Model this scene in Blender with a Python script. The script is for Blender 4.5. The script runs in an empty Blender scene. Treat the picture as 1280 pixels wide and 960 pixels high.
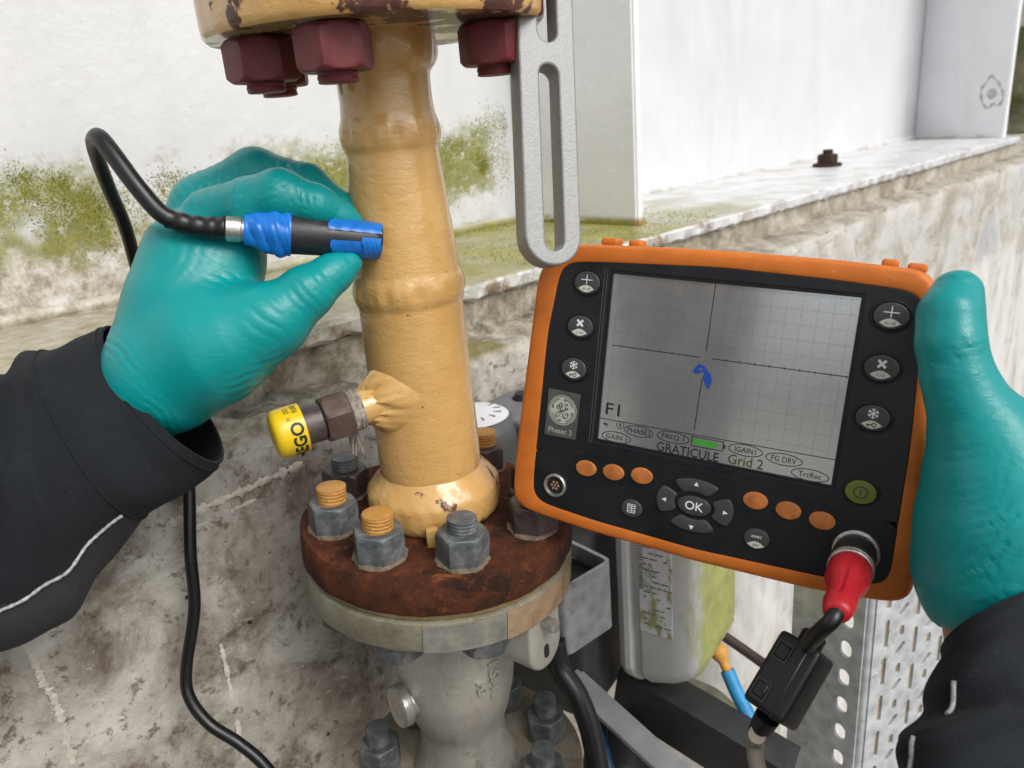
import bpy, bmesh, math, random
import numpy as np
from mathutils import Vector, Matrix, Euler
random.seed(4); np.random.seed(4)
sc = bpy.context.scene
COL = sc.collection
PI = math.pi
# ------------------------------------------------------------------ camera
FPX, CX, CY = 960.0, 640.0, 480.0           # focal length and centre in pixels of a 1280 x 960 frame
nad = np.array([230., 2788., 960.]); nad /= np.linalg.norm(nad)
_up = -nad
_fw = np.array([0, 0, 1.]) - _up * _up[2]; _fw /= np.linalg.norm(_fw)
_rt = np.cross(_fw, _up)
if _rt[0] < 0: _rt = -_rt
M = np.array([_rt, _fw, _up])                # camera axes (x right, y down, z forward) to world
CAM = np.array([0, 0, 1.45])
def P(x, y, d):
    """world point seen at x, y at the distance d along the view"""
    return CAM + M @ (np.array([(x - CX) / FPX, (y - CY) / FPX, 1.]) * d)
cam = bpy.data.cameras.new('camera'); camo = bpy.data.objects.new('camera', cam); COL.objects.link(camo)
cam.sensor_fit = 'HORIZONTAL'; cam.sensor_width = 36; cam.lens = FPX / 1280 * 36
cam.dof.use_dof = True; cam.dof.focus_distance = .40; cam.dof.aperture_fstop = 15
cam.clip_start = 0.02; cam.clip_end = 500
R3 = Matrix([list(M[:, 0]), list(-M[:, 1]), list(-M[:, 2])]).transposed()
camo.matrix_world = Matrix.Translation(Vector(CAM)) @ R3.to_4x4()
sc.camera = camo
# ------------------------------------------------------------------ light
SUN = Vector((0.55, -0.66, 0.88)).normalized()
w = bpy.data.worlds.new('World'); sc.world = w; w.use_nodes = True
wn = w.node_tree; wn.nodes.clear()
sky = wn.nodes.new('ShaderNodeTexSky'); sky.sky_type = 'NISHITA'; sky.sun_disc = False
sky.sun_elevation = math.asin(SUN.z); sky.sun_rotation = math.atan2(SUN.x, SUN.y)
sky.dust_density = 4.0; sky.air_density = 1.0; sky.ozone_density = 1.0
hs = wn.nodes.new('ShaderNodeHueSaturation'); hs.inputs['Saturation'].default_value = 0.22
bg = wn.nodes.new('ShaderNodeBackground'); bg.inputs[1].default_value = 0.15
wo = wn.nodes.new('ShaderNodeOutputWorld')
wn.links.new(sky.outputs[0], hs.inputs['Color']); wn.links.new(hs.outputs[0], bg.inputs[0]); wn.links.new(bg.outputs[0], wo.inputs[0])
sl = bpy.data.lights.new('sun', 'SUN'); sl.energy = 1.3; sl.angle = math.radians(30); sl.color = (1, .97, .92)
so = bpy.data.objects.new('sun', sl); COL.objects.link(so)
so.rotation_euler = (-SUN).to_track_quat('-Z', 'Y').to_euler()
sc.view_settings.view_transform = 'Standard'; sc.view_settings.look = 'None'
sc.view_settings.exposure = 0.17; sc.view_settings.gamma = 1
# ------------------------------------------------------------------ materials
class NT:
    def __init__(s, name, rough=.5, metal=0., spec=.5, coat=0.):
        s.m = bpy.data.materials.new(name); s.m.use_nodes = True; s.t = s.m.node_tree
        s.b = s.t.nodes['Principled BSDF']; s.b.inputs['Roughness'].default_value = rough
        s.b.inputs['Metallic'].default_value = metal; s.b.inputs['Specular IOR Level'].default_value = spec
        if coat: s.b.inputs['Coat Weight'].default_value = coat; s.b.inputs['Coat Roughness'].default_value = .12
        s.tc = s.t.nodes.new('ShaderNodeTexCoord'); s.o = s.tc.outputs['Object']; s._g = None
    def n(s, kind, **kw):
        x = s.t.nodes.new('ShaderNode' + kind)
        for k, v in kw.items(): setattr(x, k, v)
        return x
    def put(s, sock, v):
        if isinstance(v, bpy.types.NodeSocket): s.t.links.new(v, sock)
        elif isinstance(v, (tuple, list)) and len(v) == 3 and sock.type == 'RGBA': sock.default_value = (*v, 1)
        else: sock.default_value = v
    def pos(s):
        if s._g is None: s._g = s.n('NewGeometry').outputs['Position']
        return s._g
    def xyz(s, v):
        x = s.n('SeparateXYZ'); s.put(x.inputs[0], v); return x.outputs
    def scale(s, v, sx, sy, sz, rz=0):
        x = s.n('Mapping'); s.put(x.inputs['Vector'], v); x.inputs['Scale'].default_value = (sx, sy, sz); x.inputs['Rotation'].default_value = (0, 0, rz)
        return x.outputs[0]
    def noise(s, sc_, det=4., rough=.6, v=None, dist=0.):
        x = s.n('TexNoise'); s.put(x.inputs['Vector'], s.o if v is None else v)
        x.inputs['Scale'].default_value = sc_; x.inputs['Detail'].default_value = det; x.inputs['Roughness'].default_value = rough; x.inputs['Distortion'].default_value = dist
        return x.outputs[0]
    def voro(s, sc_, v=None, feature='F1'):
        x = s.n('TexVoronoi', feature=feature); s.put(x.inputs['Vector'], s.o if v is None else v); x.inputs['Scale'].default_value = sc_
        return x.outputs['Distance']
    def math(s, op, a, b=0., c=0., clamp=False):
        x = s.n('Math', operation=op, use_clamp=clamp); s.put(x.inputs[0], a); s.put(x.inputs[1], b); s.put(x.inputs[2], c); return x.outputs[0]
    def step(s, v, a, b):
        x = s.n('MapRange', interpolation_type='SMOOTHSTEP'); s.put(x.inputs['Value'], v); x.inputs['From Min'].default_value = a; x.inputs['From Max'].default_value = b
        return x.outputs[0]
    def mix(s, f, a, b):
        x = s.n('Mix', data_type='RGBA'); s.put(x.inputs[0], f); s.put(x.inputs[6], a); s.put(x.inputs[7], b); return x.outputs[2]
    def ramp(s, f, *stops):
        x = s.n('ValToRGB'); s.put(x.inputs[0], f); e = x.color_ramp.elements
        while len(e) < len(stops): e.new(.5)
        for q, (p, c) in zip(e, stops): q.position = p; q.color = (*c, 1)
        return x.outputs[0]
    def col(s, c): s.put(s.b.inputs['Base Color'], c); return s
    def rough(s, v): s.put(s.b.inputs['Roughness'], v); return s
    def bump(s, h, strength=.3, dist=.001):
        x = s.n('Bump'); s.put(x.inputs['Height'], h); x.inputs['Strength'].default_value = strength; x.inputs['Distance'].default_value = dist
        if s.b.inputs['Normal'].is_linked: s.t.links.new(s.b.inputs['Normal'].links[0].from_socket, x.inputs['Normal'])
        s.t.links.new(x.outputs[0], s.b.inputs['Normal']); return s
def plain(name, c, rough=.5, metal=0., var=.15, sc_=80, bump=.0, spec=.5):
    t = NT(name, rough, metal, spec)
    n_ = t.noise(sc_, 5, .65)
    t.col(t.ramp(n_, (.3, tuple(x * (1 - var) for x in c)), (.7, tuple(min(1, x * (1 + var)) for x in c))))
    t.rough(t.math('MULTIPLY_ADD', n_, .3, rough - .15))
    if bump: t.bump(t.noise(sc_ * 3, 4), bump, .0008)
    return t.m
def yellow_paint(name, rust=0.):
    t = NT(name, .18, 0, .5, .5)
    c = t.ramp(t.noise(28, 5, .6), (.3, (.55, .320, .105)), (.7, (.62, .385, .138)))
    c = t.mix(t.math('MULTIPLY', t.step(t.noise(60, 5, .7), .52, .72), .4), c, (.52, .29, .085))
    sp = t.step(t.noise(210, 3, .6, dist=.6), .70, .74); c = t.mix(sp, c, (.07, .03, .015))
    if rust:
        f = t.step(t.math('ADD', t.noise(34, 6, .65, dist=.4), t.math('MULTIPLY', t.step(t.xyz(t.o)[0], .0, .04), .09)), .60 - rust, .64 - rust)
        c = t.mix(f, c, t.ramp(t.noise(180, 5), (.3, (.035, .014, .012)), (.7, (.12, .035, .02))))
        t.rough(t.math('MULTIPLY_ADD', f, .55, .25))
    t.col(c)
    t.bump(t.noise(130, 4, .55, t.scale(t.o, 1, 1, 1.9), .3), .42, .0012).bump(t.noise(420, 3, .5, t.scale(t.o, 1, 1, 1.7)), .35, .0006)
    return t.m
def rust_mat(name, a=(.030, .011, .007), b=(.15, .042, .016), sc_=70):
    t = NT(name, .8, 0, .3)
    c = t.ramp(t.noise(sc_, 8, .75), (.28, a), (.52, tuple((x + y) / 2.3 for x, y in zip(a, b))), (.72, b))
    c = t.mix(t.math('MULTIPLY', t.step(t.noise(33, 8, .75, dist=.5), .52, .62), .75), c, (.012, .006, .005))
    c = t.mix(t.math('MULTIPLY', t.step(t.noise(48, 8, .78, dist=.5), .57, .66), .8), c, (.27, .085, .022))
    c = t.mix(t.step(t.noise(300, 4, .7), .64, .72), c, (.26, .11, .05))
    t.col(c); t.bump(t.noise(260, 8, .8), .9, .0018).bump(t.noise(75, 6, .7), .5, .003); return t.m
def concrete_mat():
    t = NT('concrete', .9, 0, .25)
    p = t.pos(); x = t.xyz(p)
    mott = t.noise(17, 10, .74, p, .35)
    c = t.ramp(mott, (.33, (.155, .130, .100)), (.43, (.31, .285, .240)), (.51, (.45, .425, .375)), (.63, (.61, .585, .53)))
    br = t.step(t.noise(7, 6, .65, p, .4), .50, .66); c = t.mix(t.math('MULTIPLY', br, .42), c, (.22, .155, .115))
    fine = t.noise(85, 8, .78, p, .2)
    c = t.mix(t.math('MULTIPLY', t.step(fine, .53, .63), .8), c, (.12, .09, .06)); c = t.mix(t.math('MULTIPLY', t.step(fine, .43, .34), .75), c, (.56, .525, .46))
    holes = t.step(t.voro(60, p), .13, .06); hm = t.step(t.noise(40, 3, .5, p), .57, .61)
    hf = t.math('MULTIPLY', holes, hm); c = t.mix(hf, c, (.03, .025, .02))
    # limewash further along the plinth, with the open side's light painted in
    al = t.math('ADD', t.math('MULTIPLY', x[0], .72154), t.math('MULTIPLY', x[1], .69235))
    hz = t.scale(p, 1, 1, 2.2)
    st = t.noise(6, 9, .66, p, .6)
    lit_wash = t.ramp(st, (.36, (.36, .325, .27)), (.46, (.47, .45, .41)), (.54, (.56, .55, .52)), (.64, (.42, .425, .43)))
    lit_wash = t.mix(t.math('MULTIPLY', t.step(t.noise(18, 7, .7, hz, .4), .52, .66), .75), lit_wash, (.34, .30, .235))
    low = t.math('MULTIPLY', t.step(x[2], 1.10, 1.06), t.step(t.noise(14, 6, .65, t.scale(p, 1, 1, .16)), .36, .56)); lit_wash = t.mix(t.math('MULTIPLY', low, .85), lit_wash, (.66, .655, .64))
    c = t.mix(t.step(t.math('ADD', al, t.math('MULTIPLY', mott, .3)), .62, .95), c, lit_wash)
    # lichen and moss lying on the ledge
    top = t.step(x[2], 1.258, 1.266)
    lv = t.scale(p, 1, 1, 1)
    lich = t.ramp(t.noise(38, 9, .76, lv, .4), (.36, (.09, .075, .048)), (.48, (.28, .25, .185)), (.60, (.50, .465, .39)))
    lich = t.mix(t.step(t.noise(13, 5, .6, p), .56, .66), lich, (.19, .165, .05))
    lich = t.mix(t.step(al, .75, 1.1), lich, t.ramp(t.noise(22, 8, .72, p, .4), (.36, (.20, .17, .12)), (.5, (.38, .345, .28)), (.64, (.52, .49, .43))))
    c = t.mix(t.math('MULTIPLY', top, .9), c, lich)
    t.col(c)
    t.bump(mott, .5, .006).bump(fine, .7, .0024).bump(t.math('MULTIPLY', hf, -1.), .6, .003)
    return t.m
def girder_paint(name, moss=True, k=1.):
    t = NT(name, .35, 0, .5, .15)
    p = t.pos(); x = t.xyz(p)
    c = t.ramp(t.noise(9, 5, .6, p), (.3, (.62 * k, .63 * k, .645 * k)), (.7, (.685 * k, .695 * k, .715 * k)))
    al = t.math('ADD', t.math('MULTIPLY', x[0], .72154), t.math('MULTIPLY', x[1], .69235))
    if moss:
        n1 = t.noise(20, 8, .7, p); n2 = t.noise(85, 7, .75, p)
        nn = t.math('ADD', t.math('MULTIPLY', n1, .10), t.math('MULTIPLY', n2, .06))
        zz = t.math('ADD', x[2], nn)
        nearm = t.step(al, .80, .72)
        # moss band
        band = t.math('MULTIPLY', t.step(zz, 1.425, 1.455), t.step(zz, 1.535, 1.495))
        patch = t.step(t.noise(11.0, 3, .5, p), .40, .52)
        spk = t.step(n2, .30, .46)
        mf = t.math('MULTIPLY', t.math('MULTIPLY', band, patch), t.math('MULTIPLY', spk, nearm))
        mosc = t.ramp(t.noise(150, 5, .7, p), (.3, (.12, .135, .012)), (.7, (.30, .29, .045)))
        # blistered lichen zone above the flange
        low = t.math('MULTIPLY', t.step(zz, 1.475, 1.435), t.step(al, .46, .26))
        lc = t.ramp(t.noise(60, 8, .75, p), (.33, (.17, .14, .08)), (.50, (.52, .48, .40)), (.64, (.74, .73, .70)))
        c = t.mix(low, c, lc)
        gr = t.math('MULTIPLY', t.math('MULTIPLY', t.step(zz, 1.425, 1.385), t.step(n2, .40, .56)), t.math('MULTIPLY', nearm, t.step(al, .25, .4)))
        c = t.mix(t.math('MULTIPLY', gr, .6), c, (.27, .25, .13))
        c = t.mix(t.math('MULTIPLY', mf, .92), c, mosc)
        t.bump(n2, .35, .002)
    # green film and rust on the ledge of the flange
    ledge = t.math('MULTIPLY', t.step(x[2], 1.3095, 1.312), t.step(x[2], 1.325, 1.316))
    lf = t.math('MULTIPLY', ledge, t.step(al, .50, .30))
    c = t.mix(lf, c, t.ramp(t.noise(60, 8, .75, p), (.33, (.17, .14, .08)), (.47, (.36, .32, .22)), (.60, (.56, .53, .45))))
    gf = t.math('MULTIPLY', t.math('SUBTRACT', ledge, lf, clamp=True), t.step(t.math('ADD', al, t.math('MULTIPLY', t.noise(12, 5, .6, p), .6)), 1.42, 1.12))
    c = t.mix(t.math('MULTIPLY', gf, .97), c, t.ramp(t.noise(40, 6, .7, p), (.35, (.15, .15, .012)), (.62, (.31, .285, .035)), (.78, (.50, .47, .28))))
    gl = t.math('MULTIPLY', ledge, t.step(t.noise(16, 7, .7, p, .4), .44, .62)); c = t.mix(t.math('MULTIPLY', gl, .55), c, (.37, .35, .27))
    edge = t.step(x[2], 1.3123, 1.3115); rn = t.noise(22, 7, .72, p)
    c = t.mix(t.math('MULTIPLY', edge, t.math('MULTIPLY', t.step(rn, .50, .60), t.math('MULTIPLY_ADD', t.step(al, 1.1, .7), .6, .4))), c, t.ramp(t.noise(90, 6, .7, p), (.35, (.15, .075, .035)), (.65, (.42, .33, .23))))
    pr = t.step(t.noise(15, 6, .7, p), .63, .68)
    c = t.mix(t.math('MULTIPLY', ledge, pr), c, (.40, .19, .08))
    sp = t.step(t.noise(33, 7, .75, p), .73, .77); c = t.mix(t.math('MULTIPLY', sp, .7), c, (.45, .40, .33))
    stn = t.step(t.noise(7, 6, .65, t.scale(p, 1, 1, .22), .4), .50, .72); c = t.mix(t.math('MULTIPLY', stn, .16), c, (.36, .34, .28))
    c = t.mix(t.math('MULTIPLY', t.step(t.noise(120, 4, .7, p), .64, .70), .25), c, (.34, .32, .28))
    t.col(c)
    t.bump(t.noise(70, 4, .55, p), .30, .003)
    return t.m
def glove_mat():
    t = NT('teal_nitrile', .34, 0, .38)
    t.col(t.ramp(t.noise(18, 3), (.3, (.0012, .225, .225)), (.7, (.002, .275, .275))))
    t.rough(t.ramp(t.noise(60, 4), (.3, (.30, .30, .30)), (.7, (.42, .42, .42))))
    t.bump(t.noise(110, 3, .5, t.scale(t.o, 1, .7, 2.4), 1.2), .12, .0016).bump(t.noise(700, 2), .1, .0003)
    t.b.inputs['Subsurface Weight'].default_value = .0
    return t.m
def fabric_mat(name, c):
    t = NT(name, .9, 0, .2)
    cb_ = t.mix(t.noise(40, 5), tuple(x * .7 for x in c), tuple(x * 1.4 for x in c))
    cb_ = t.mix(t.math('MULTIPLY', t.step(t.noise(900, 3, .6), .60, .70), .5), cb_, tuple(x * 2.6 + .006 for x in c))
    t.col(cb_)
    t.b.inputs['Sheen Weight'].default_value = .02
    t.bump(t.noise(1500, 2), .3, .0004).bump(t.noise(45, 5, .6, dist=.6), .30, .004)
    return t.m
def galv_mat(name, c=(.42, .44, .46), rough=.42, metal=.6):
    t = NT(name, rough, metal, .5)
    n1 = t.voro(95); n2 = t.noise(60, 7, .7)
    cc = t.mix(n1, tuple(x * .75 for x in c), tuple(min(1, x * 1.3) for x in c))
    cc = t.mix(t.step(n2, .56, .72), cc, tuple(x * .55 for x in c))
    cc = t.mix(t.step(n2, .40, .28), cc, (.66, .67, .68))
    t.col(cc); t.rough(t.math('MULTIPLY_ADD', n2, .5, rough - .2)); t.bump(n2, .25, .001)
    return t.m
def algae_plastic():
    t = NT('weathered_grey_housing', .42, 0, .5)
    p = t.o; x = t.xyz(p)
    c = t.ramp(t.noise(25, 5), (.3, (.46, .475, .48)), (.7, (.56, .57, .575)))
    al = t.step(t.math('ADD', x[0], t.math('MULTIPLY', t.noise(45, 7, .7, t.scale(p, 1, 1, .35)), .06)), .052, .066)
    al = t.math('MULTIPLY', al, t.step(t.noise(38, 5, .6), .12, .34))
    c = t.mix(t.math('MULTIPLY', al, .85), c, t.ramp(t.noise(80, 5), (.3, (.25, .27, .03)), (.7, (.44, .45, .11))))
    t.col(c); t.bump(t.noise(120, 4), .2, .001); return t.m
def lcd_mat():
    t = NT('lcd_glass', .12, .84, .5)
    n_ = t.noise(900, 2); t.col(t.ramp(n_, (.3, (.50, .505, .52)), (.7, (.57, .575, .585))))
    t.rough(t.ramp(t.noise(40, 4), (.3, (.10, .10, .10)), (.7, (.2, .2, .2))))
    t.b.inputs['Emission Color'].default_value = (.95, 1., .93, 1); t.b.inputs['Emission Strength'].default_value = .04
    return t.m
def bronze_mat(name, a, b, rough=.45, metal=.4, sc_=45):
    t = NT(name, rough, metal, .5)
    n_ = t.noise(sc_, 8, .74, dist=.3)
    c = t.ramp(n_, (.32, a), (.66, b))
    c = t.mix(t.math('MULTIPLY', t.step(t.noise(sc_ * 1.7, 7, .72), .54, .68), .6), c, tuple(x * .55 * k for x, k in zip(a, (1.1, .95, .75))))
    c = t.mix(t.math('MULTIPLY', t.step(t.noise(330, 4, .7), .63, .70), .5), c, tuple(min(1, x * 1.5) for x in b))
    c = t.mix(t.math('MULTIPLY', t.step(t.noise(250, 4, .7), .62, .70), .6), c, tuple(x * .4 for x in a))
    t.col(c); t.rough(t.math('MULTIPLY_ADD', n_, .5, rough - .25)); t.bump(t.noise(240, 6, .7), .45, .0010); return t.m
m_yel = yellow_paint('yellow_pipe_paint'); m_yelr = yellow_paint('chipped_yellow_paint', .065); m_yelc = yellow_paint('scabby_yellow_paint', .03)
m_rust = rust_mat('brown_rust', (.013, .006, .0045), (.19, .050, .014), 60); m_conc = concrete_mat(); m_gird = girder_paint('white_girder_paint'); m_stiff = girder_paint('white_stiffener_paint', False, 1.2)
m_glove = glove_mat(); m_navy = fabric_mat('black_navy_cloth', (.0105, .0125, .0150)); m_grey = fabric_mat('charcoal_cloth', (.034, .033, .036)); m_in = fabric_mat('cuff_lining', (.0025,.0025,.0035))
m_pip = plain('reflective_piping', (.32, .32, .32), .6, 0, .5, 600)
m_skin = plain('skin', (.50, .27, .19), .5, 0, .08)
def zinc():
    t = NT('dull_zinc', .5, .2, .5)
    c = t.ramp(t.noise(75, 7, .72), (.3, (.045, .050, .053)), (.5, (.115, .126, .13)), (.7, (.24, .255, .26)))
    c = t.mix(t.step(t.noise(55, 6, .7), .60, .70), c, (.13, .075, .04)); c = t.mix(t.step(t.noise(240, 4, .7), .66, .72), c, (.42, .42, .40))
    t.col(c).bump(t.noise(200, 6, .7), .5, .0008); return t.m
m_zinc = zinc()
m_dark = bronze_mat('dark_steel', (.05, .04, .04), (.13, .105, .10), .42, .5)
m_othr = bronze_mat('ochre_painted_thread', (.38, .17, .035), (.55, .29, .07), .5, 0.)
m_pale = bronze_mat('stained_pale_flange', (.17, .155, .10), (.36, .34, .26), .5, .25, 22)
m_tan = bronze_mat('rust_stained_flange', (.20, .125, .068), (.37, .265, .165), .6, .1, 40)
m_brass = bronze_mat('brassy_ring', (.20, .13, .045), (.42, .32, .16), .45, .4, 50)
m_ss = bronze_mat('cast_stainless', (.38, .365, .32), (.54, .52, .47), .36, .40, 26)
m_ssd = bronze_mat('shiny_stainless', (.38, .37, .34), (.55, .54, .5), .3, .8, 60)
m_galv = galv_mat('galvanised_steel'); m_galv2 = galv_mat('bright_galvanised_steel', (.50, .52, .54), .45, .25)
m_alu = plain('grey_cast_aluminium', (.30, .305, .30), .5, .35, .12, 300, .35)
def worn(name, c, rough, dirt, dust, k=1.):
    t = NT(name, rough, 0, .4)
    b = t.ramp(t.noise(60, 5), (.3, tuple(x * .9 for x in c)), (.7, tuple(x * 1.1 for x in c)))
    b = t.mix(t.math('MULTIPLY', t.step(t.noise(38, 7, .7, dist=.5), .52, .70), .35 * k), b, dirt)
    sc1 = t.step(t.noise(90, 4, .6, t.scale(t.o, 1, .25, 3.0), 1.5), .66, .70); b = t.mix(t.math('MULTIPLY', sc1, .35 * k), b, dust)
    sp = t.step(t.noise(420, 3, .6), .70, .75); b = t.mix(t.math('MULTIPLY', sp, .5 * k), b, dust)
    t.col(b); t.rough(t.ramp(t.noise(30, 6, .65), (.3, (rough - .12,) * 3), (.7, (rough + .15,) * 3))); t.bump(t.noise(500, 3), .08, .0004); return t.m
m_org = worn('orange_rubber', (.56, .150, .018), .48, (.22, .07, .02), (.66, .34, .16))
m_red = worn('red_oxide_paint', (.150, .026, .030), .5, (.045, .018, .018), (.34, .22, .20), 1.5)
m_blk = worn('black_panel_plastic', (.0080, .0095, .0115), .42, (.018, .017, .015), (.055, .052, .048), .8)
m_bez = worn('dark_bezel_plastic', (.011, .0125, .0155), .32, (.020, .019, .018), (.06, .058, .054), .7)
m_key = plain('dark_grey_key', (.045, .05, .05), .5, 0, .12, 200)
m_okey = plain('orange_key', (.46, .15, .035), .55, 0, .28, 160)
m_gkey = plain('olive_key', (.13, .17, .022), .5, 0, .15, 160)
m_ink = plain('key_print', (.58, .57, .50), .6, 0, .05); m_inkw = plain('white_print', (.75, .75, .73), .6, 0, .03)
m_badge = plain('badge_plate', (.105, .105, .095), .4, .3, .15, 120); m_badgel = plain('badge_print', (.40, .41, .35), .5, 0, .1)
m_lcd = lcd_mat(); m_lcdk = plain('lcd_black', (.012, .012, .014), .5, 0, .05); m_lcdb = plain('lcd_blue', (.008, .055, .32), .5, 0, .1, 900)
m_lcdg = plain('lcd_green', (.045, .30, .03), .5, 0, .05); m_lcdo = plain('lcd_olive', (.05, .065, .012), .5, 0, .05)
m_cable = plain('black_cable', (.006, .006, .007), .38, 0, .2, 60); m_ctl = plain('matt_black_plastic', (.008, .008, .009), .45, 0, .2, 120, .12, .35)
m_redb = plain('red_boot', (.42, .010, .018), .42, 0, .15, 100, .1)
m_tape = plain('blue_tape', (.008, .155, .56), .32, 0, .18, 120, .15)
m_yelcap = plain('yellow_cap_vinyl', (.72, .50, .012), .33, 0, .06, 60); m_lbl = plain('black_lettering', (.012, .012, .010), .5, 0, .1)
m_ptfe = plain('sealing_fibre', (.30, .27, .23), .7, 0, .45, 250, .6)
m_white = plain('white_label', (.72, .73, .74), .5, 0, .05); m_lprint = plain('label_print', (.16, .16, .17), .6, 0, .2)
m_blue = plain('blue_hose', (.03, .26, .55), .45, 0, .15); m_ora = plain('orange_sleeve', (.60, .30, .06), .6, 0, .25); m_hose = plain('olive_grey_hose', (.13, .125, .085), .6, 0, .3)
m_brn = plain('brown_cable', (.085, .06, .055), .5, 0, .2); m_gear = plain('grey_gearbox_paint', (.14, .145, .15), .5, 0, .15, 60, .15)
m_angle = plain('grey_angle_paint', (.30, .31, .31), .5, .1, .2, 40, .2)
m_soil = plain('ground_gravel', (.24, .22, .19), .95, 0, .4, 20, .6)
# ------------------------------------------------------------------ object helpers
ROOT = {}
def tag(o, label=None, cat=None, group=None, kind=None):
    if label: o['label'] = label
    if cat: o['category'] = cat
    if group: o['group'] = group
    if kind: o['kind'] = kind
    return o
def thing(name, label, cat, loc, group=None):
    o = bpy.data.objects.new(name, None); COL.objects.link(o); o.location = loc; o.empty_display_size = .02
    ROOT[o.name] = np.array(loc, float); return tag(o, label, cat, group)
def rloc(parent):
    while parent.parent: parent = parent.parent
    return ROOT[parent.name]
def mk(name, v, f, mats, parent=None, smooth=35, loc=None):
    """mesh object from world-space points; flat shaded across edges sharper than `smooth` degrees"""
    v = np.asarray(v, float); me = bpy.data.meshes.new(name)
    base = rloc(parent) if parent else (np.array(loc, float) if loc is not None else np.zeros(3))
    me.from_pydata((v - base).tolist(), [], [list(map(int, q)) for q in f])
    bm = bmesh.new(); bm.from_mesh(me); bmesh.ops.recalc_face_normals(bm, faces=bm.faces); bm.to_mesh(me); bm.free()
    for m_ in (mats if isinstance(mats, (list, tuple)) else [mats]): me.materials.append(m_)
    if smooth:
        me.shade_smooth(); me.set_sharp_from_angle(angle=math.radians(smooth))
    o = bpy.data.objects.new(name, me); COL.objects.link(o)
    if parent: o.parent = parent
    else: o.location = base; ROOT[o.name] = base
    return o
class G:
    """collects geometry in world space"""
    def __init__(s): s.v = []; s.f = []
    def add(s, v, f):
        n = len(s.v); s.v += [tuple(q) for q in v]; s.f += [[i + n for i in q] for q in f]; return s
    def mk(s, name, m, parent=None, smooth=35, loc=None): return mk(name, s.v, s.f, m, parent, smooth, loc)
def frame(z, x=None):
    z = np.asarray(z, float); z = z / np.linalg.norm(z)
    if x is None: x = np.array([1., 0, 0]) if abs(z[0]) < .8 else np.array([0, 1., 0])
    x = np.asarray(x, float); x = x - z * (x @ z); x /= np.linalg.norm(x)
    return np.array([x, np.cross(z, x), z]).T
def xf(v, F, o): return np.asarray(v, float) @ F.T + np.asarray(o, float)
def lathe(prof, n=48, cap=True, rfun=None):
    v, f = [], []
    for i, (r, z) in enumerate(prof):
        for k in range(n):
            a = 2 * PI * k / n; rr = r if rfun is None else rfun(a, r, z)
            v.append((rr * math.cos(a), rr * math.sin(a), z))
    m_ = len(prof)
    for i in range(m_ - 1):
        for k in range(n):
            k2 = (k + 1) % n; f.append((i * n + k, i * n + k2, (i + 1) * n + k2, (i + 1) * n + k))
    if cap:
        f.append(tuple(range(n))[::-1]); f.append(tuple((m_ - 1) * n + k for k in range(n)))
    return np.array(v), f
def hexr(a, ap): 
    q = (a + PI / 6) % (PI / 3) - PI / 6; return ap / math.cos(q)
def hexnut(ap, h, hole=None, n=48):
    """hexagon nut with chamfered ends; ap = half the width across flats"""
    rc = ap / math.cos(PI / 6); prof = []
    for z, lim in ((0, ap * .99), (.035 * h, ap * 1.04), (.08 * h, ap * 1.10), (.13 * h, rc), (.87 * h, rc), (.92 * h, ap * 1.10), (.965 * h, ap * 1.04), (h, ap * .97)):
        prof.append((lim, z))
    return lathe(prof, n, True, lambda a, r, z: min(hexr(a, ap), r))
def thread(r, h, pitch=.002, n=28, dome=True):
    prof = []; k = max(6, int(h / pitch * 6))
    v, f = [], []
    for i in range(k + 1):
        z = h * i / k
        for j in range(n):
            a = 2 * PI * j / n; ph = (z / pitch + j / n) % 1
            rr = r * (1 - .05 * abs(2 * ph - 1)) - (r * .14 if i == k else 0)
            v.append((rr * math.cos(a), rr * math.sin(a), z))
    for i in range(k):
        for j in range(n): f.append((i * n + j, i * n + (j + 1) % n, (i + 1) * n + (j + 1) % n, (i + 1) * n + j))
    f.append(tuple(k * n + j for j in range(n)))
    return np.array(v), f
def spline(pts, n=12):
    p = np.asarray(pts, float); p = np.vstack([2 * p[0] - p[1], p, 2 * p[-1] - p[-2]]); out = []
    for i in range(1, len(p) - 2):
        for t in np.linspace(0, 1, n, endpoint=False):
            out.append(.5 * ((2 * p[i]) + (-p[i - 1] + p[i + 1]) * t + (2 * p[i - 1] - 5 * p[i] + 4 * p[i + 1] - p[i + 2]) * t * t + (-p[i - 1] + 3 * p[i] - 3 * p[i + 1] + p[i + 2]) * t ** 3))
    out.append(p[-2]); return np.array(out)
def tube(pts, r, n=14, cap=True, rad=None):
    p = np.asarray(pts, float); v, f = [], []; F = None
    for i in range(len(p)):
        t = p[min(i + 1, len(p) - 1)] - p[max(i - 1, 0)]
        F = frame(t, None if F is None else F[:, 0])
        rr = r if rad is None else rad[i]
        for k in range(n):
            a = 2 * PI * k / n; v.append(p[i] + rr * (math.cos(a) * F[:, 0] + math.sin(a) * F[:, 1]))
    for i in range(len(p) - 1):
        for k in range(n): f.append((i * n + k, i * n + (k + 1) % n, (i + 1) * n + (k + 1) % n, (i + 1) * n + k))
    if cap: f.append(tuple(range(n))[::-1]); f.append(tuple((len(p) - 1) * n + k for k in range(n)))
    return np.array(v), f
def rbox(sx, sy, sz, bev=.002, seg=2):
    bm = bmesh.new(); bmesh.ops.create_cube(bm, size=1)
    for q in bm.verts: q.co = (q.co.x * sx, q.co.y * sy, q.co.z * sz)
    if bev: bmesh.ops.bevel(bm, geom=list(bm.edges), offset=bev, segments=seg, affect='EDGES', profile=.6)
    v = np.array([tuple(q.co) for q in bm.verts]); bm.verts.index_update(); f = [[q.index for q in fc.verts] for fc in bm.faces]; bm.free()
    return v, f
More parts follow.
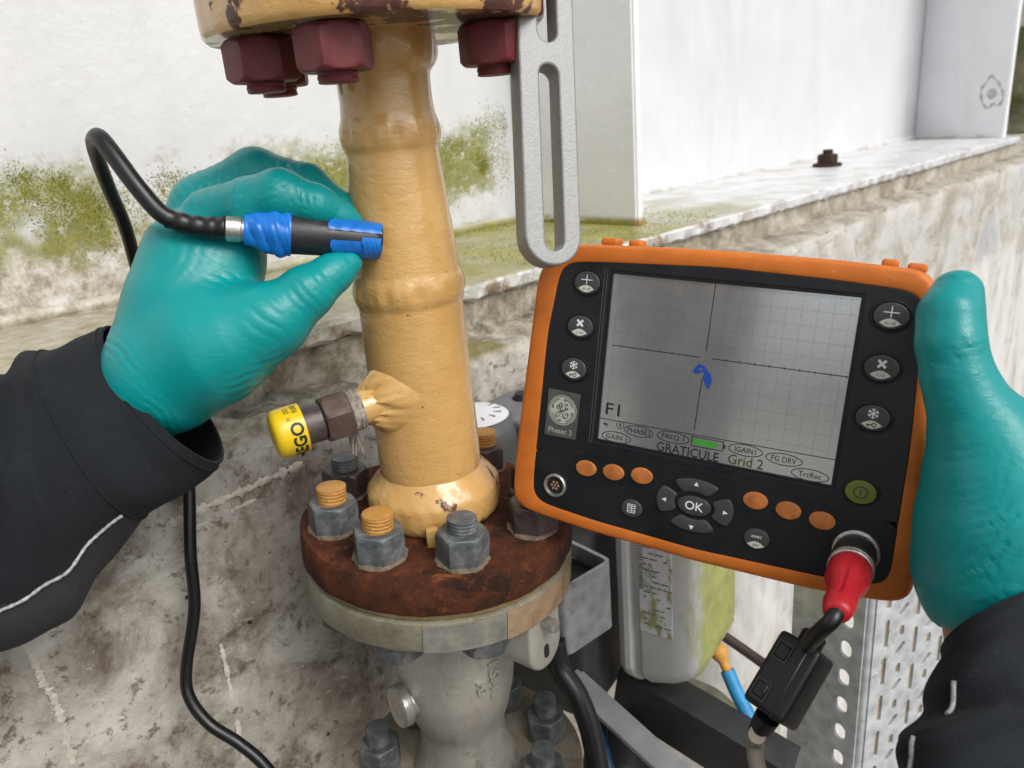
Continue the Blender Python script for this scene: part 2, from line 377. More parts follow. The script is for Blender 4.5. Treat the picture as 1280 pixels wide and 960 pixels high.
def prism(pts, z0, z1, bev=0.):
    """plate from a convex-ish outline, its upper rim rounded by bev"""
    p = np.asarray(pts, float); n = len(p); c = p.mean(0); loops = [(p, z0)]
    if bev:
        rr = np.linalg.norm(p - c, axis=1).mean()
        for t in (0., .35, .7, 1.): 
            a = t * PI / 2; loops.append((c + (p - c) * (1 - bev * (1 - math.cos(a)) / rr), z1 - bev + bev * math.sin(a)))
    else: loops.append((p, z1))
    v, f = [], []
    for q, z in loops: v += [(x, y, z) for x, y in q]
    for i in range(len(loops) - 1):
        for k in range(n): f.append((i * n + k, i * n + (k + 1) % n, (i + 1) * n + (k + 1) % n, (i + 1) * n + k))
    f.append(tuple(range(n))[::-1]); f.append(tuple((len(loops) - 1) * n + k for k in range(n)))
    return np.array(v), f
def ell(cx, cy, rx, ry, n=32, a0=0, a1=2 * PI):
    return [(cx + rx * math.cos(a), cy + ry * math.sin(a)) for a in np.linspace(a0, a1, n, endpoint=(a1 - a0) < 6.28)]
def cmesh(cu):
    o = bpy.data.objects.new('tmp', cu); COL.objects.link(o); dg = bpy.context.evaluated_depsgraph_get(); dg.update()
    me = bpy.data.meshes.new_from_object(o.evaluated_get(dg)); v = np.array([tuple(q.co) for q in me.vertices]); f = [list(p.vertices) for p in me.polygons]
    bpy.data.objects.remove(o); bpy.data.meshes.remove(me); bpy.data.curves.remove(cu); return v, f
def holed(outlines, thick, bev=0., res=1):
    """flat plate: the first outline with the others cut out of it, centred on z = 0"""
    cu = bpy.data.curves.new('tmp', 'CURVE'); cu.dimensions = '2D'; cu.fill_mode = 'BOTH'; cu.extrude = max(1e-5, thick / 2 - bev); cu.bevel_depth = bev; cu.bevel_resolution = res
    for o in outlines:
        s = cu.splines.new('POLY'); s.points.add(len(o) - 1)
        for q, (x, y) in zip(s.points, o): q.co = (x, y, 0, 1)
        s.use_cyclic_u = True
    return cmesh(cu)
def text(s, size, ext=.0, bold=0., shear=0., align='CENTER', space=1.):
    cu = bpy.data.curves.new('tmp', 'FONT'); cu.body = s; cu.size = size; cu.extrude = ext; cu.offset = bold; cu.shear = shear; cu.align_x = align; cu.align_y = 'CENTER'; cu.space_character = space; cu.resolution_u = 3
    return cmesh(cu)
def slot(cx, cy, w_, h_, n=8, ang=0.):
    r = min(w_, h_) / 2; pts = []
    if h_ >= w_: cs = ((0, h_ / 2 - r, 0), (0, -(h_ / 2 - r), PI))
    else: cs = ((-(w_ / 2 - r), 0, PI / 2), (w_ / 2 - r, 0, -PI / 2))
    for x, y, a in cs:
        for k in range(n + 1): t = a + PI * k / n; pts.append((x + r * math.cos(t), y + r * math.sin(t)))
    c, s = math.cos(ang), math.sin(ang)
    return [(cx + x * c - y * s, cy + x * s + y * c) for x, y in pts]
# ------------------------------------------------------------------ signed-distance bodies
def cone(X, a, b, ra, rb):
    a = np.asarray(a, np.float32); ab = np.asarray(b, np.float32) - a; L2 = float(ab @ ab) + 1e-12
    d = [X[i] - a[i] for i in range(3)]
    t = np.clip((d[0] * ab[0] + d[1] * ab[1] + d[2] * ab[2]) / L2, 0, 1)
    q = np.sqrt((d[0] - t * ab[0]) ** 2 + (d[1] - t * ab[1]) ** 2 + (d[2] - t * ab[2]) ** 2)
    return q - (ra + (rb - ra) * t), t * math.sqrt(L2)
def smin(a, b, k):
    h = np.clip(.5 + .5 * (b - a) / k, 0, 1); return b + (a - b) * h - k * h * (1 - h)
def surf(fn, lo, hi, res, relax=2):
    lo = np.asarray(lo, float); hi = np.asarray(hi, float); n = np.ceil((hi - lo) / res).astype(int) + 1
    ax = [(lo[i] + res * np.arange(n[i])).astype(np.float32) for i in range(3)]
    X = np.meshgrid(*ax, indexing='ij', sparse=True)
    D = np.broadcast_to(fn(X), n).astype(np.float32); D = np.where(D == 0, 1e-9, D); ins = D < 0
    c = np.zeros(n - 1, np.int8)
    for i in (0, 1):
        for j in (0, 1):
            for k in (0, 1): c += ins[i:n[0] - 1 + i, j:n[1] - 1 + j, k:n[2] - 1 + k]
    act = (c > 0) & (c < 8); idx = -np.ones(n - 1, int); cells = np.argwhere(act); idx[act] = np.arange(len(cells))
    S = np.zeros((len(cells), 3)); W = np.zeros(len(cells))
    cor = [(i, j, k) for i in (0, 1) for j in (0, 1) for k in (0, 1)]
    val = {q: D[cells[:, 0] + q[0], cells[:, 1] + q[1], cells[:, 2] + q[2]] for q in cor}
    for q in cor:
        for a in range(3):
            if q[a] == 0:
                q2 = tuple(1 if i == a else q[i] for i in range(3)); d0, d1 = val[q], val[q2]; m_ = (d0 < 0) != (d1 < 0)
                t = np.where(m_, d0 / np.where(m_, d0 - d1, 1), 0)
                pt = np.tile(np.array(q, float), (len(cells), 1)); pt[:, a] = t
                S[m_] += pt[m_]; W[m_] += 1
    V = lo + res * (cells + S / W[:, None]); F = []
    for a in range(3):
        b, c2 = (a + 1) % 3, (a + 2) % 3
        sl0 = [slice(None)] * 3; sl1 = [slice(None)] * 3; sl0[a] = slice(0, -1); sl1[a] = slice(1, None)
        ch = np.argwhere(ins[tuple(sl0)] != ins[tuple(sl1)])
        ok = (ch[:, b] > 0) & (ch[:, c2] > 0) & (ch[:, b] < n[b] - 1) & (ch[:, c2] < n[c2] - 1); ch = ch[ok]
        e = np.eye(3, dtype=int)
        q = [idx[tuple((ch - db * e[b] - dc * e[c2]).T)] for db, dc in ((0, 0), (1, 0), (1, 1), (0, 1))]
        Q = np.stack(q, 1); fl = ins[tuple(ch.T)]
        Q[~fl] = Q[~fl][:, ::-1]; F.append(Q)
    F = np.vstack(F)
    for _ in range(relax):
        acc = np.zeros_like(V); cn = np.zeros(len(V))
        for i in range(4):
            np.add.at(acc, F[:, i], V[F[:, (i + 1) % 4]]); np.add.at(acc, F[:, i], V[F[:, (i + 3) % 4]]); np.add.at(cn, F[:, i], 2)
        V = .5 * V + .5 * acc / cn[:, None]
    return V, F.tolist()
# ------------------------------------------------------------------ setting: ground, plinth, girder
GD = np.array([.72154, .69235, 0]); GD /= np.linalg.norm(GD); GN = np.array([-GD[1], GD[0], 0])   # along the girder, away from the viewer
def gp(a, p, z): return GD * a + GN * p + np.array([0, 0, z])
HF = 1.3125                                                   # top of the girder's bottom flange
g = G(); g.add([(-60, -60, 0), (60, -60, 0), (60, 60, 0), (-60, 60, 0)], [(0, 1, 2, 3)])
tag(g.mk('ground', m_soil, smooth=0), kind='structure')
def gbox(g, a0, a1, p0, p1, z0, z1):
    v = [gp(a, p, z) for z in (z0, z1) for a, p in ((a0, p0), (a1, p0), (a1, p1), (a0, p1))]
    g.add(v, [(0, 3, 2, 1), (4, 5, 6, 7), (0, 1, 5, 4), (1, 2, 6, 5), (2, 3, 7, 6), (3, 0, 4, 7)])
ZP = 1.267; PE = .465
pl = thing('concrete_plinth', 'weathered concrete plinth with a mossy ledge under the white girder', 'plinth', gp(1, .8, 0))
def fbm(a, b, s):
    return (math.sin(a * 31 * s + 1.3) * math.sin(b * 27 * s + .7) + .6 * math.sin(a * 67 * s + b * 41 * s + 2.) + .4 * math.sin(a * 131 * s - b * 97 * s))
g = G(); v, f = [], []
na = 500; rows = [('f', z) for z in np.linspace(0, .6, 6)] + [('f', z) for z in np.linspace(.64, ZP - .014, 46)] + [('f', ZP - .007)] + [('t', PE + .004)] + [('t', q) for q in np.linspace(PE + .012, .56, 12)] + [('t', 1.3)]
al = np.concatenate([np.linspace(-2.5, -.1, 25), np.linspace(-.08, 1.2, 320), np.linspace(1.21, 3.2, 155)])
for k, q in rows:
    for a in al:
        if k == 'f':
            d = .0016 * fbm(a, q, 1.) + .0012 * fbm(a, q, 2.7); ch = .0
            if q > ZP - .012: ch = .002 + .002 * (1 + fbm(a, 0, 1.7)) * .5
            # formwork joints standing as fins on the face
            for jz, w_ in ((1.213, .0045), (.92, .004)):
                d -= .0045 * math.exp(-((q - jz) / w_) ** 2) * (.6 + .5 * math.sin(a * 23) * math.sin(a * 57 + 1)) if abs(q - jz) < .02 else 0
            v.append(gp(a, PE + d + ch, q))
        else:
            d = .0022 * fbm(a, q, 1.3) + .0018 * fbm(a, q, 3.1)
            if q < PE + .006: d -= .0015
            v.append(gp(a, q, ZP + d if q < 1 else ZP))
n_ = len(al)
for i in range(len(rows) - 1):
    for k in range(n_ - 1): f.append((i * n_ + k, i * n_ + k + 1, (i + 1) * n_ + k + 1, (i + 1) * n_ + k))
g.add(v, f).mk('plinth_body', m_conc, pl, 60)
def fin(pts, wd, ht):
    """a raised, ragged formwork fin on the plinth face"""
    p = spline([(a, 0, z) for a, z in pts], 30); rr = [wd * (.15 + .4 * abs(math.sin(i * .31)) + .6 * random.random() ** 2) for i in range(len(p))]
    v, f = tube(p, wd, 8, True, rr); v = np.array(v); v[:, 1] = PE - ht * .25 + v[:, 1] * ht / wd * .5; v[:, [0, 2]] += np.random.uniform(-.0006, .0006, (len(v), 2)); return [gp(*q) for q in v], f
m_fin = plain('chipped_cement', (.58, .54, .47), .9, 0, .25, 120, .8, .2)
def one_fin(*a): mk('cement_fin', *fin(*a), m_fin, pl, 60)
one_fin([(.119, 1.226), (.15, 1.229), (.197, 1.231), (.235, 1.233)], .0042, .003); one_fin([(.105, 1.213), (.15, 1.218), (.197, 1.221)], .0020, .002)
def facepx(x, y):
    d = M @ np.array([(x - CX) / FPX, (y - CY) / FPX, 1.]); t = (PE - CAM @ GN) / (d @ GN); q = CAM + d * t; return (q @ GD, q[2])
one_fin([facepx(*q) for q in ((37, 810), (52, 850), (70, 880), (92, 955))], .0030, .0012); one_fin([facepx(*q) for q in ((276, 805), (290, 870), (305, 950))], .0020, .001)
gi = thing('steel_girder', 'big white painted steel girder standing on the concrete plinth', 'girder', gp(1, .7, HF))
g = G(); gbox(g, -2.2, 2.52, .79, .806, HF + .0005, 2.6); g.mk('web', m_gird, gi, 30)
g = G(); v, f = [], []
prof = [(.806, HF - .018), (.525, HF - .018), (.519, HF - .014), (.518, HF - .004), (.522, HF), (.806, HF)]
al2 = np.linspace(-2.2, 2.33, 460)
for a in al2:
    for i, (p, z) in enumerate(prof):
        jag = .0022 * fbm(a, i, 2.2) + .0015 * fbm(a, i, 5.) if 0 < i < 5 else 0
        v.append(gp(a, p + jag, z + (.0016 * fbm(a, 1, 3.) if i in (1, 2) else 0)))
for i in range(len(al2) - 1):
    for k in range(6): f.append((i * 6 + k, i * 6 + (k + 1) % 6, (i + 1) * 6 + (k + 1) % 6, (i + 1) * 6 + k))
f += [tuple(range(6)), tuple((len(al2) - 1) * 6 + k for k in range(6))[::-1]]
g.add(v, f).mk('bottom_flange', m_gird, gi, 30)
# grout bed between flange and plinth
g = G(); gbox(g, -2.2, 2.33, .528, .8, ZP - .004, HF - .0185); g.mk('grout_bed', m_conc, gi, 30)
def stiff(a0, p0, a1, p1, th, z1):
    F_ = gp(a1, p1, 0) - gp(a0, p0, 0); F_ /= np.linalg.norm(F_); s = np.array([F_[1], -F_[0], 0]) * th
    s = s if s @ GD > 0 else -s
    q = [gp(a0, p0, 0), gp(a1, p1, 0), gp(a1, p1, 0) + s, gp(a0, p0, 0) + s]; bm = bmesh.new()
    b = [bm.verts.new((*c[:2], HF + .0008)) for c in q]; t = [bm.verts.new((*c[:2], z1)) for c in q]
    bm.faces.new(b[::-1]); bm.faces.new(t)
    for k in range(4): bm.faces.new((b[k], b[(k + 1) % 4], t[(k + 1) % 4], t[k]))
    bmesh.ops.bevel(bm, geom=[e for e in bm.edges if abs(e.verts[0].co.z - e.verts[1].co.z) > .1], offset=.0025, segments=2, affect='EDGES')
    bm.verts.index_update(); v = [tuple(x.co) for x in bm.verts]; f = [[x.index for x in fc.verts] for fc in bm.faces]; bm.free(); return v, f
for a0, p0, a1, p1 in ((.796, .58, .80, .7905), (2.284, .548, 2.39, .7905)):
    s_ = mk('stiffener', *stiff(a0, p0, a1, p1, .014, 2.6), m_stiff, gi, 30)
    w0, w1 = gp(a0 + .012, p0 + .012, HF + .003), gp(a1, p1 - .004, HF + .003)
    for side in (-.004, .018):
        pth = [w0 + (w1 - w0) * t + GD * side + np.array([0, 0, .0008 * math.sin(t * 90)]) for t in np.linspace(0, 1, 24)]
        mk('weld_bead', *tube(pth, .0045, 8, True, [.0042 + .001 * math.sin(i * 2.1) for i in range(24)]), m_stiff, s_, 60)
pth = [gp(a, .787, HF + .003 + .0008 * math.sin(a * 70)) for a in np.linspace(-.3, 2.5, 90)]
mk('weld_bead', *tube(pth, .007, 8, True, [.007 + .0015 * math.sin(i * 1.9) for i in range(90)]), m_gird, gi, 60)
# anchor bolt rusting on the flange
m_rustd = rust_mat('dark_bolt_rust', (.02, .012, .01), (.075, .032, .022), 90)
bo = thing('anchor_bolt', 'dark rusty anchor bolt standing on the girder ledge', 'bolt', gp(1.575, .68, HF))
bv = lathe([(.027, .0), (.028, .003), (.026, .0055), (.020, .006)], 32); mk('washer', bv[0] + gp(1.575, .68, HF + .0005), bv[1], m_rustd, bo, 40)
bv = hexnut(.0165, .018); mk('nut', bv[0] + gp(1.575, .68, HF + .006), bv[1], m_rustd, bo, 40)
bv = thread(.0100, .009, .003); mk('stud', bv[0] + gp(1.575, .68, HF + .0235), bv[1], m_rustd, bo, 40)
# scuffed ring on the far stiffener
ctr = gp(2.284, .548, HF) + (gp(2.39, .7905, HF) - gp(2.284, .548, HF)) * .16 + np.array([0, 0, .105])
Fs = frame(np.cross(gp(2.39, .7905, 0) - gp(2.284, .548, 0), (0, 0, 1)), (0, 0, 1))
if Fs[:, 2] @ GD > 0: Fs[:, 2] *= -1; Fs[:, 1] *= -1
pts = [ctr + Fs @ np.array([.034 * (1 + .18 * math.sin(3 * a + 1) + .1 * math.sin(7 * a)) * math.cos(a), .030 * (1 + .15 * math.sin(2 * a)) * math.sin(a), .001]) for a in np.linspace(0, 6.2, 40)]
sc_m = plain('grey_scab', (.46, .46, .44), .9, 0, .4, 200, .5)
mk('paint_scab', *tube(pts, 0.002, 6, True, [.0018 + .0014 * math.sin(i * 1.3) for i in range(40)]), sc_m, gi, 60)
v, f = lathe([(.011, -.001), (.013, .001), (.008, .003), (.004, .0035)], 16); mk('paint_scab', xf(v, Fs, ctr), f, sc_m, gi, 60)
# beyond the girder end: ochre pipe run in front of a mossy wall
v, f = tube([gp(2.47, .70, HF + .055), gp(4.0, .9, HF + .055)], .020, 20); o = mk('pipe_run', v, f, m_yelc, None, 40, gp(2.47, .7, HF + .055)); tag(o, 'ochre horizontal pipe beyond the far end of the white girder', 'pipe')
t_ = NT('mossy_block', .9); t_.col(t_.ramp(t_.noise(9, 6, .7), (.35, (.10, .105, .03)), (.55, (.26, .25, .16)), (.7, (.5, .5, .46)))); t_.bump(t_.noise(30, 5), .5, .01)
g = G(); gbox(g, 3.4, 3.6, .3, 4.5, 0, 1.62); o = g.mk('garden_wall', t_.m, smooth=30, loc=gp(3.5, 2, 0)); tag(o, 'olive stained low wall behind the end of the girder', 'wall')
g = G(); gbox(g, 3.38, 3.62, .28, 4.52, 1.62, 1.68); o = mk('coping', g.v, g.f, m_fin, o, 30)

# moss growing on the web and the ledge: tiny raised tufts
def moss_tufts(n):
    rng = np.random.RandomState(7); cl = []
    for _ in range(70): cl.append((rng.uniform(.10, .80), rng.normal(1.402, .020), rng.uniform(.006, .022)))
    v, f = [], []
    def tuft(p, nrm, h, w):
        F_ = frame(nrm); b = len(v); q = rng.uniform(0, 6.28)
        for k in range(3): v.append(p + F_ @ np.array([w * math.cos(q + 2.09 * k), w * math.sin(q + 2.09 * k), -.0004]))
        v.append(p + F_ @ np.array([rng.normal(0, w * .5), rng.normal(0, w * .5), h])); f.extend([(b, b + 1, b + 3), (b + 1, b + 2, b + 3), (b + 2, b, b + 3)])
    for _ in range(n):
        a0, z0, r0 = cl[rng.randint(len(cl))]; a = a0 + rng.normal(0, r0); z = z0 + rng.normal(0, r0 * .7) + .018 * math.sin(a0 * 9)
        if .53 < a0 < .64 or a > .79: continue
        tuft(gp(a, .7898, z), -GN + np.array([0, 0, -.15]), rng.uniform(.0003, .0009), rng.uniform(.0005, .0012))
    for _ in range(n // 9):
        a = rng.uniform(.55, .92); a2 = a + rng.normal(0, .02); p_ = .525 + abs(rng.normal(0, .09)) if rng.rand() < .5 else .786 - abs(rng.normal(0, .02))
        if p_ > .785: continue
        tuft(gp(a2, p_, HF + .0006), np.array([0, 0, 1.]), rng.uniform(.0003, .0008), rng.uniform(.0005, .0012))
    return np.array(v), f
tm = NT('moss', .95, 0, .2); tm.col(tm.ramp(tm.noise(60, 6, .7), (.3, (.14, .155, .015)), (.55, (.26, .26, .035)), (.75, (.38, .36, .08))))
o = mk('moss', *moss_tufts(20000), tm.m, None, 0, gp(.5, .79, 1.4)); tag(o, 'yellow green moss growing along the foot of the white girder', 'moss', kind='stuff')

# ------------------------------------------------------------------ pipe spool
pb = P(542.5, 612, .47)
pv = np.array([pb[0] - CAM[0], pb[1] - CAM[1], 0]); pv /= np.linalg.norm(pv); pr = np.array([pv[1], -pv[0], 0])
PF = np.array([pr, pv, [0, 0, 1.]]).T; PO = np.array([pb[0], pb[1], 0.])
def pw(v): return xf(v, PF, PO)
TL = math.radians(4.2); ZT = 1.215
TR = np.array([[math.cos(TL), 0, math.sin(TL)], [0, 1, 0], [-math.sin(TL), 0, math.cos(TL)]])
def pt(v): v = np.array(v, float); v[:, 2] -= ZT; v = v @ TR.T; v[:, 2] += ZT; return pw(v)
sp = thing('pipe_spool', 'ochre painted reducer pipe with weld beads between chipped upper flange and rusty flange', 'pipe', (pb[0], pb[1], 1.206))
prof = [(.0300, 1.234), (.0304, 1.262), (.0302, 1.285), (.0296, 1.31), (.0293, 1.335), (.0291, 1.3585), (.0300, 1.3605), (.0307, 1.363), (.0310, 1.367), (.0307, 1.371), (.0300, 1.374), (.0293, 1.376), (.0289, 1.3815), (.0284, 1.39), (.0276, 1.400), (.0266, 1.410), (.0257, 1.421), (.0250, 1.43), (.0244, 1.4395), (.0247, 1.4405), (.0256, 1.4425), (.0260, 1.4465), (.0259, 1.4515), (.0253, 1.4545), (.0245, 1.4575), (.0240, 1.4635), (.0239, 1.474), (.0245, 1.4775), (.0270, 1.4800), (.0284, 1.4835), (.0288, 1.488), (.0284, 1.500)]
pp = np.array(prof); zs = np.linspace(1.234, 1.500, 300)
def sm(z): return np.interp(z, pp[:, 1], pp[:, 0])
rs = np.convolve(np.pad(sm(zs), 1, 'edge'), np.ones(3) / 3, 'valid')
def wob(a, r, z):
    bead = math.exp(-((z - 1.367) / .006) ** 2) + math.exp(-((z - 1.448) / .006) ** 2) + .7 * math.exp(-((z - 1.486) / .006) ** 2)
    return r + .00008 * math.sin(5 * a + z * 90) + .00006 * math.sin(9 * a - z * 210) + bead * (.0005 * math.sin(11 * a + 1) + .0004 * math.sin(23 * a) + .0004 * math.sin(7 * a + 2))
v, f = lathe(list(zip(rs, zs)), 96, True, wob); mk('pipe_body', pw(v), f, m_yel, sp, 50)
v, f = lathe([(.0298, 1.2585), (.0312, 1.2560), (.0352, 1.2522), (.0380, 1.2486), (.0396, 1.2466), (.0402, 1.2440), (.0402, 1.2360), (.0396, 1.2320), (.0380, 1.2295), (.036, 1.2275)], 128, True, lambda a, r, z: r + (.0002 * math.sin(7 * a) + .0002 * math.sin(13 * a + 1) + .00025 * math.sin(29 * a + z * 800)) * (r > .032))
mk('weld_collar', pw(v), f, yellow_paint('rust_bitten_yellow_paint', .005), sp, 50)
v, f = rbox(.007, .006, .012, .0015); mk('locating_lug', pw(v + [-.004, -.0445, 1.2325]), f, m_yelc, sp, 40)
prof = [(.02, 1.2275), (.0775, 1.2280), (.0815, 1.2268), (.0828, 1.2245), (.0828, 1.209), (.082, 1.2068), (.0805, 1.206), (.02, 1.206)]
v, f = lathe(prof, 128, True, lambda a, r, z: r + .0003 * math.sin(17 * a) + .0002 * math.sin(41 * a + z * 700)); mk('rusty_flange', pt(v), f, m_rust, sp, 40)
prof = [(.02, 1.4955), (.0825, 1.4955), (.0838, 1.497), (.0842, 1.500), (.0842, 1.534), (.083, 1.536), (.02, 1.536)]
v, f = lathe(prof, 128, True, lambda a, r, z: r + .0004 * math.sin(13 * a) + .0003 * math.sin(29 * a)); mk('upper_flange', pw(v), f, m_yelr, sp, 40)
v, f = lathe([(.02, 1.538), (.075, 1.538), (.082, 1.541), (.083, 1.57), (.07, 1.60), (.05, 1.63), (.05, 1.75)], 64); mk('upper_neck', pw(v), f, m_yelc, sp, 40)
def shared(name, vf, m, smooth=30):
    o = mk(name, vf[0], vf[1], m, None, smooth, (0, 0, 0)); me = o.data; bpy.data.objects.remove(o); ROOT.pop(name, None); return me
def inst(name, me, root, pos, F, parent=None):
    o = bpy.data.objects.new(name, me); COL.objects.link(o); o.parent = parent or root
    if parent is None: o.matrix_local = Matrix.Translation(Vector(np.asarray(pos) - ROOT[root.name])) @ Matrix(F.tolist()).to_4x4()
    return o
sn = [(shared('nut', hexnut(.0127, .0176), q)) for q in (m_zinc, m_dark)]
st_o = shared('stud', thread(.0086, .0098, .0021), m_othr); st_g = shared('stud', thread(.0083, .0085, .0020), m_zinc)
for o_ in (st_o, st_g):
    pass
def tilt_pt(r, a, z): return pt(np.array([[r * math.sin(a), -r * math.cos(a), z]]))[0]
TF = PF @ TR
crust = shared('paint_crust', lathe([(.0128, .0001), (.0152, .0002), (.0148, .0012), (.0131, .0018), (.0115, .0019)], 40, True, lambda a, r, z: r + .0007 * math.sin(3 * a + 1) + .0004 * math.sin(7 * a) + .0003 * math.sin(17 * a)), plain('pale_crust', (.16, .12, .085), .85, 0, .6, 160, .6))
for k, (deg, stud, sz, nm, lb) in enumerate([(-33, st_o, 1.0, 0, None), (9, st_g, 1.0, 0, None), (-75, st_o, .95, 0, None), (57, st_g, .95, 1, None), (-117, st_g, .95, 1, None), (101, st_o, .95, 1, None), (147, st_o, .95, 1, None), (-163, st_g, .95, 0, None)]):
    a = math.radians(deg); pos = tilt_pt(.0635, a, 1.2282); sp_ = math.radians([10, 28, 22, 5, 30, 12, 0, 20][k])
    R_ = np.array([[math.cos(sp_), -math.sin(sp_), 0], [math.sin(sp_), math.cos(sp_), 0], [0, 0, 1.]])
    n_o = inst('nut', sn[nm], sp, pos, TF @ R_)
    s_o = inst('stud', stud, sp, None, None, n_o); s_o.location = (0, 0, .0172)
    c_o = inst('paint_crust', crust, sp, None, None, n_o)
un = shared('nut', hexnut(.0150, .0190), m_red); us = shared('stud', thread(.0092, .0052, .0026), m_red)
FL = PF @ np.diag([1, -1, -1.])
for deg, spn, dz in ((-19, 14, 0), (-68, 22, 0), (66, -12, 0), (-113, 0, 0)):
    a = math.radians(deg); s_ = math.radians(spn); R_ = np.array([[math.cos(s_), -math.sin(s_), 0], [math.sin(s_), math.cos(s_), 0], [0, 0, 1.]])
    pos = pw(np.array([[.0600 * math.sin(a), -.0600 * math.cos(a), 1.4948]]))[0]
    n_o = inst('nut', un, sp, pos, FL @ R_); s_o = inst('stud', us, sp, None, None, n_o); s_o.location = (0, 0, .0186)
# branch stub with the relief valve
A_ = P(493, 497, .432); E_ = P(339, 546, .405); VX = (E_ - A_); VL = np.linalg.norm(VX); VX /= VL
VF = frame(VX, (0, 0, 1)); 
def along(prof, n=48, rfun=None): 
    v, f = lathe(prof, n, True, rfun); return xf(v, VF, A_), f
def frac(px): return (493 - px) / (493 - 339) * VL
sc_l = VL / 146
v, f = along([(.0098, frac(505)), (.0100, frac(480)), (.0099, frac(466)), (.0096, frac(449)), (.0088, frac(447.5)), (.007, frac(447))], 64, lambda a, r, z: r + (.0008 * math.sin(5 * a + z * 500) + .0005 * math.sin(13 * a - z * 300)) * (r > .0105)); mk('branch_stub', v, f, m_yel, sp, 45)
v, f = [], []; PHN = 72
for i in range(9):
    t = i / 8; r_ = .0092 + .0098 * t
    for k in range(PHN):
        a = 2 * PI * k / PHN; base_ = A_ + VF[:, 0] * r_ * math.cos(a) + VF[:, 1] * r_ * math.sin(a) * 1.0
        # where this line along the branch leaves the pipe wall
        bx, by = base_[0] - PO[0], base_[1] - PO[1]; qa = VX[0] ** 2 + VX[1] ** 2; qb = bx * VX[0] + by * VX[1]; qc = bx * bx + by * by - .0297 ** 2; di = qb * qb - qa * qc
        tt = (-qb + math.sqrt(max(di, 0))) / qa
        lump = 1 + .22 * math.sin(5 * a + 3 * t) + .14 * math.sin(11 * a + 2 + 5 * t) + .10 * math.sin(19 * a)
        v.append(base_ + VX * (tt + (.0085 * (1 - t) ** 1.5 + .0022 * math.sin(PI * min(1, t * 1.05)) ) * lump - .0016 * (t > .95)))
for i in range(8):
    for k in range(PHN): f.append((i * PHN + k, i * PHN + (k + 1) % PHN, (i + 1) * PHN + (k + 1) % PHN, (i + 1) * PHN + k))
mk('weld_fillet', v, f, m_yel, sp, 60)
rv = thing('relief_valve', 'small relief valve with a yellow lettered vinyl cap screwed into the pipe branch', 'valve', A_ + VX * .03)
h0, h1 = frac(434), frac(401)
nv, nf = hexnut(.0122, h1 - h0); nv = nv @ np.array([[math.cos(.35), math.sin(.35), 0], [-math.sin(.35), math.cos(.35), 0], [0, 0, 1]]); nv[:, 2] += h0
hx = mk('hex_body', xf(nv, VF, A_), nf, bronze_mat('brown_bronze', (.075, .05, .042), (.15, .105, .09), .4, .45), rv, 30)
v, f = lathe([(.0012, 0), (.0013, .0004)], 12); q = math.radians(20)
v, f = along([(.0098, h1), (.0106, h1 + .001), (.0106, frac(374)), (.0100, frac(373.5))]); mk('barrel', v, f, m_dark, rv, 35)
c0, c1 = frac(376), frac(339)
v, f = along([(.0112, c0), (.0131, c0 - .0005), (.0132, c0 + .001), (.0133, c0 + .66 * (c1 - c0)), (.0131, c0 + .78 * (c1 - c0)), (.0122, c0 + .89 * (c1 - c0)), (.0103, c0 + .955 * (c1 - c0)), (.006, c0 + .99 * (c1 - c0)), (.001, c1)], 56)
cap = mk('vinyl_cap', v, f, m_yelcap, rv, 60)
def wrap(s, size, a0, zc, bold=0., rad=.01332, flip=1):
    v, f = text(s, size, 0, bold)
    # text runs round the cap, letter tops towards the closed end
    # cut long edges so that the letters follow the curve
    bm = bmesh.new(); vs = [bm.verts.new(q) for q in v]
    for q in f:
        try: bm.faces.new([vs[i] for i in q])
        except ValueError: pass
    bmesh.ops.triangulate(bm, faces=bm.faces); bmesh.ops.subdivide_edges(bm, edges=[e for e in bm.edges if e.calc_length() > size * .3], cuts=3)
    bm.verts.index_update(); v = np.array([tuple(q.co) for q in bm.verts]); f = [[q.index for q in fc.verts] for fc in bm.faces]; bm.free()
    out = [];
    for x, y, _ in v:
        a = a0 + flip * x / rad; out.append((rad * math.cos(a), rad * math.sin(a), zc + y))
    return xf(np.array(out), VF, A_), f
# angle of the side that faces the viewer
cv = (CAM - (A_ + VX * (c0 + c1) / 2)) @ VF; a_cam = math.atan2(cv[1], cv[0])
zl = c0 + .0040
mk('lettering', *wrap('REGO', .0092, a_cam - .66 * 1, zl, .0003, flip=1), m_lbl, cap, 0)
mk('lettering', *wrap('001', .0042, a_cam + .95, zl + .0028), m_lbl, cap, 0)
mk('lettering', *wrap('RBR', .0042, a_cam + .95, zl - .0014), m_lbl, cap, 0)
mk('lettering', *wrap('\u00ae', .0030, a_cam + .45, zl + .003), m_lbl, cap, 0)
g = G()
for k in range(26):
    a0 = random.uniform(0, 6.28); z0 = frac(441) + random.uniform(-.0026, .0026); pts = []
    for j in range(12): a = a0 + j * .3; pts.append((( .0106 + random.uniform(-.0006, .0007)) * math.cos(a), (.0106 + random.uniform(-.0006, .0007)) * math.sin(a), z0 + .0007 * math.sin(j)))
    g.add(*tube(xf(np.array(pts), VF, A_), random.uniform(.0005, .0011), 5))
low = P(441, 533, .4335)
for k in range(16):
    s = low + np.array([random.uniform(-.003, .003), random.uniform(-.002, .002), random.uniform(-.002, .004)]); L_ = random.uniform(.008, .019)
    pts = [s, s + np.array([random.uniform(-.001, .0015), 0, -L_ * .4]), s + np.array([random.uniform(-.0015, .002), random.uniform(-.001, .001), -L_])]
    g.add(*tube(spline(pts, 4), random.uniform(.0004, .0009), 5))
g.mk('sealing_fibre', m_ptfe, rv, 60)

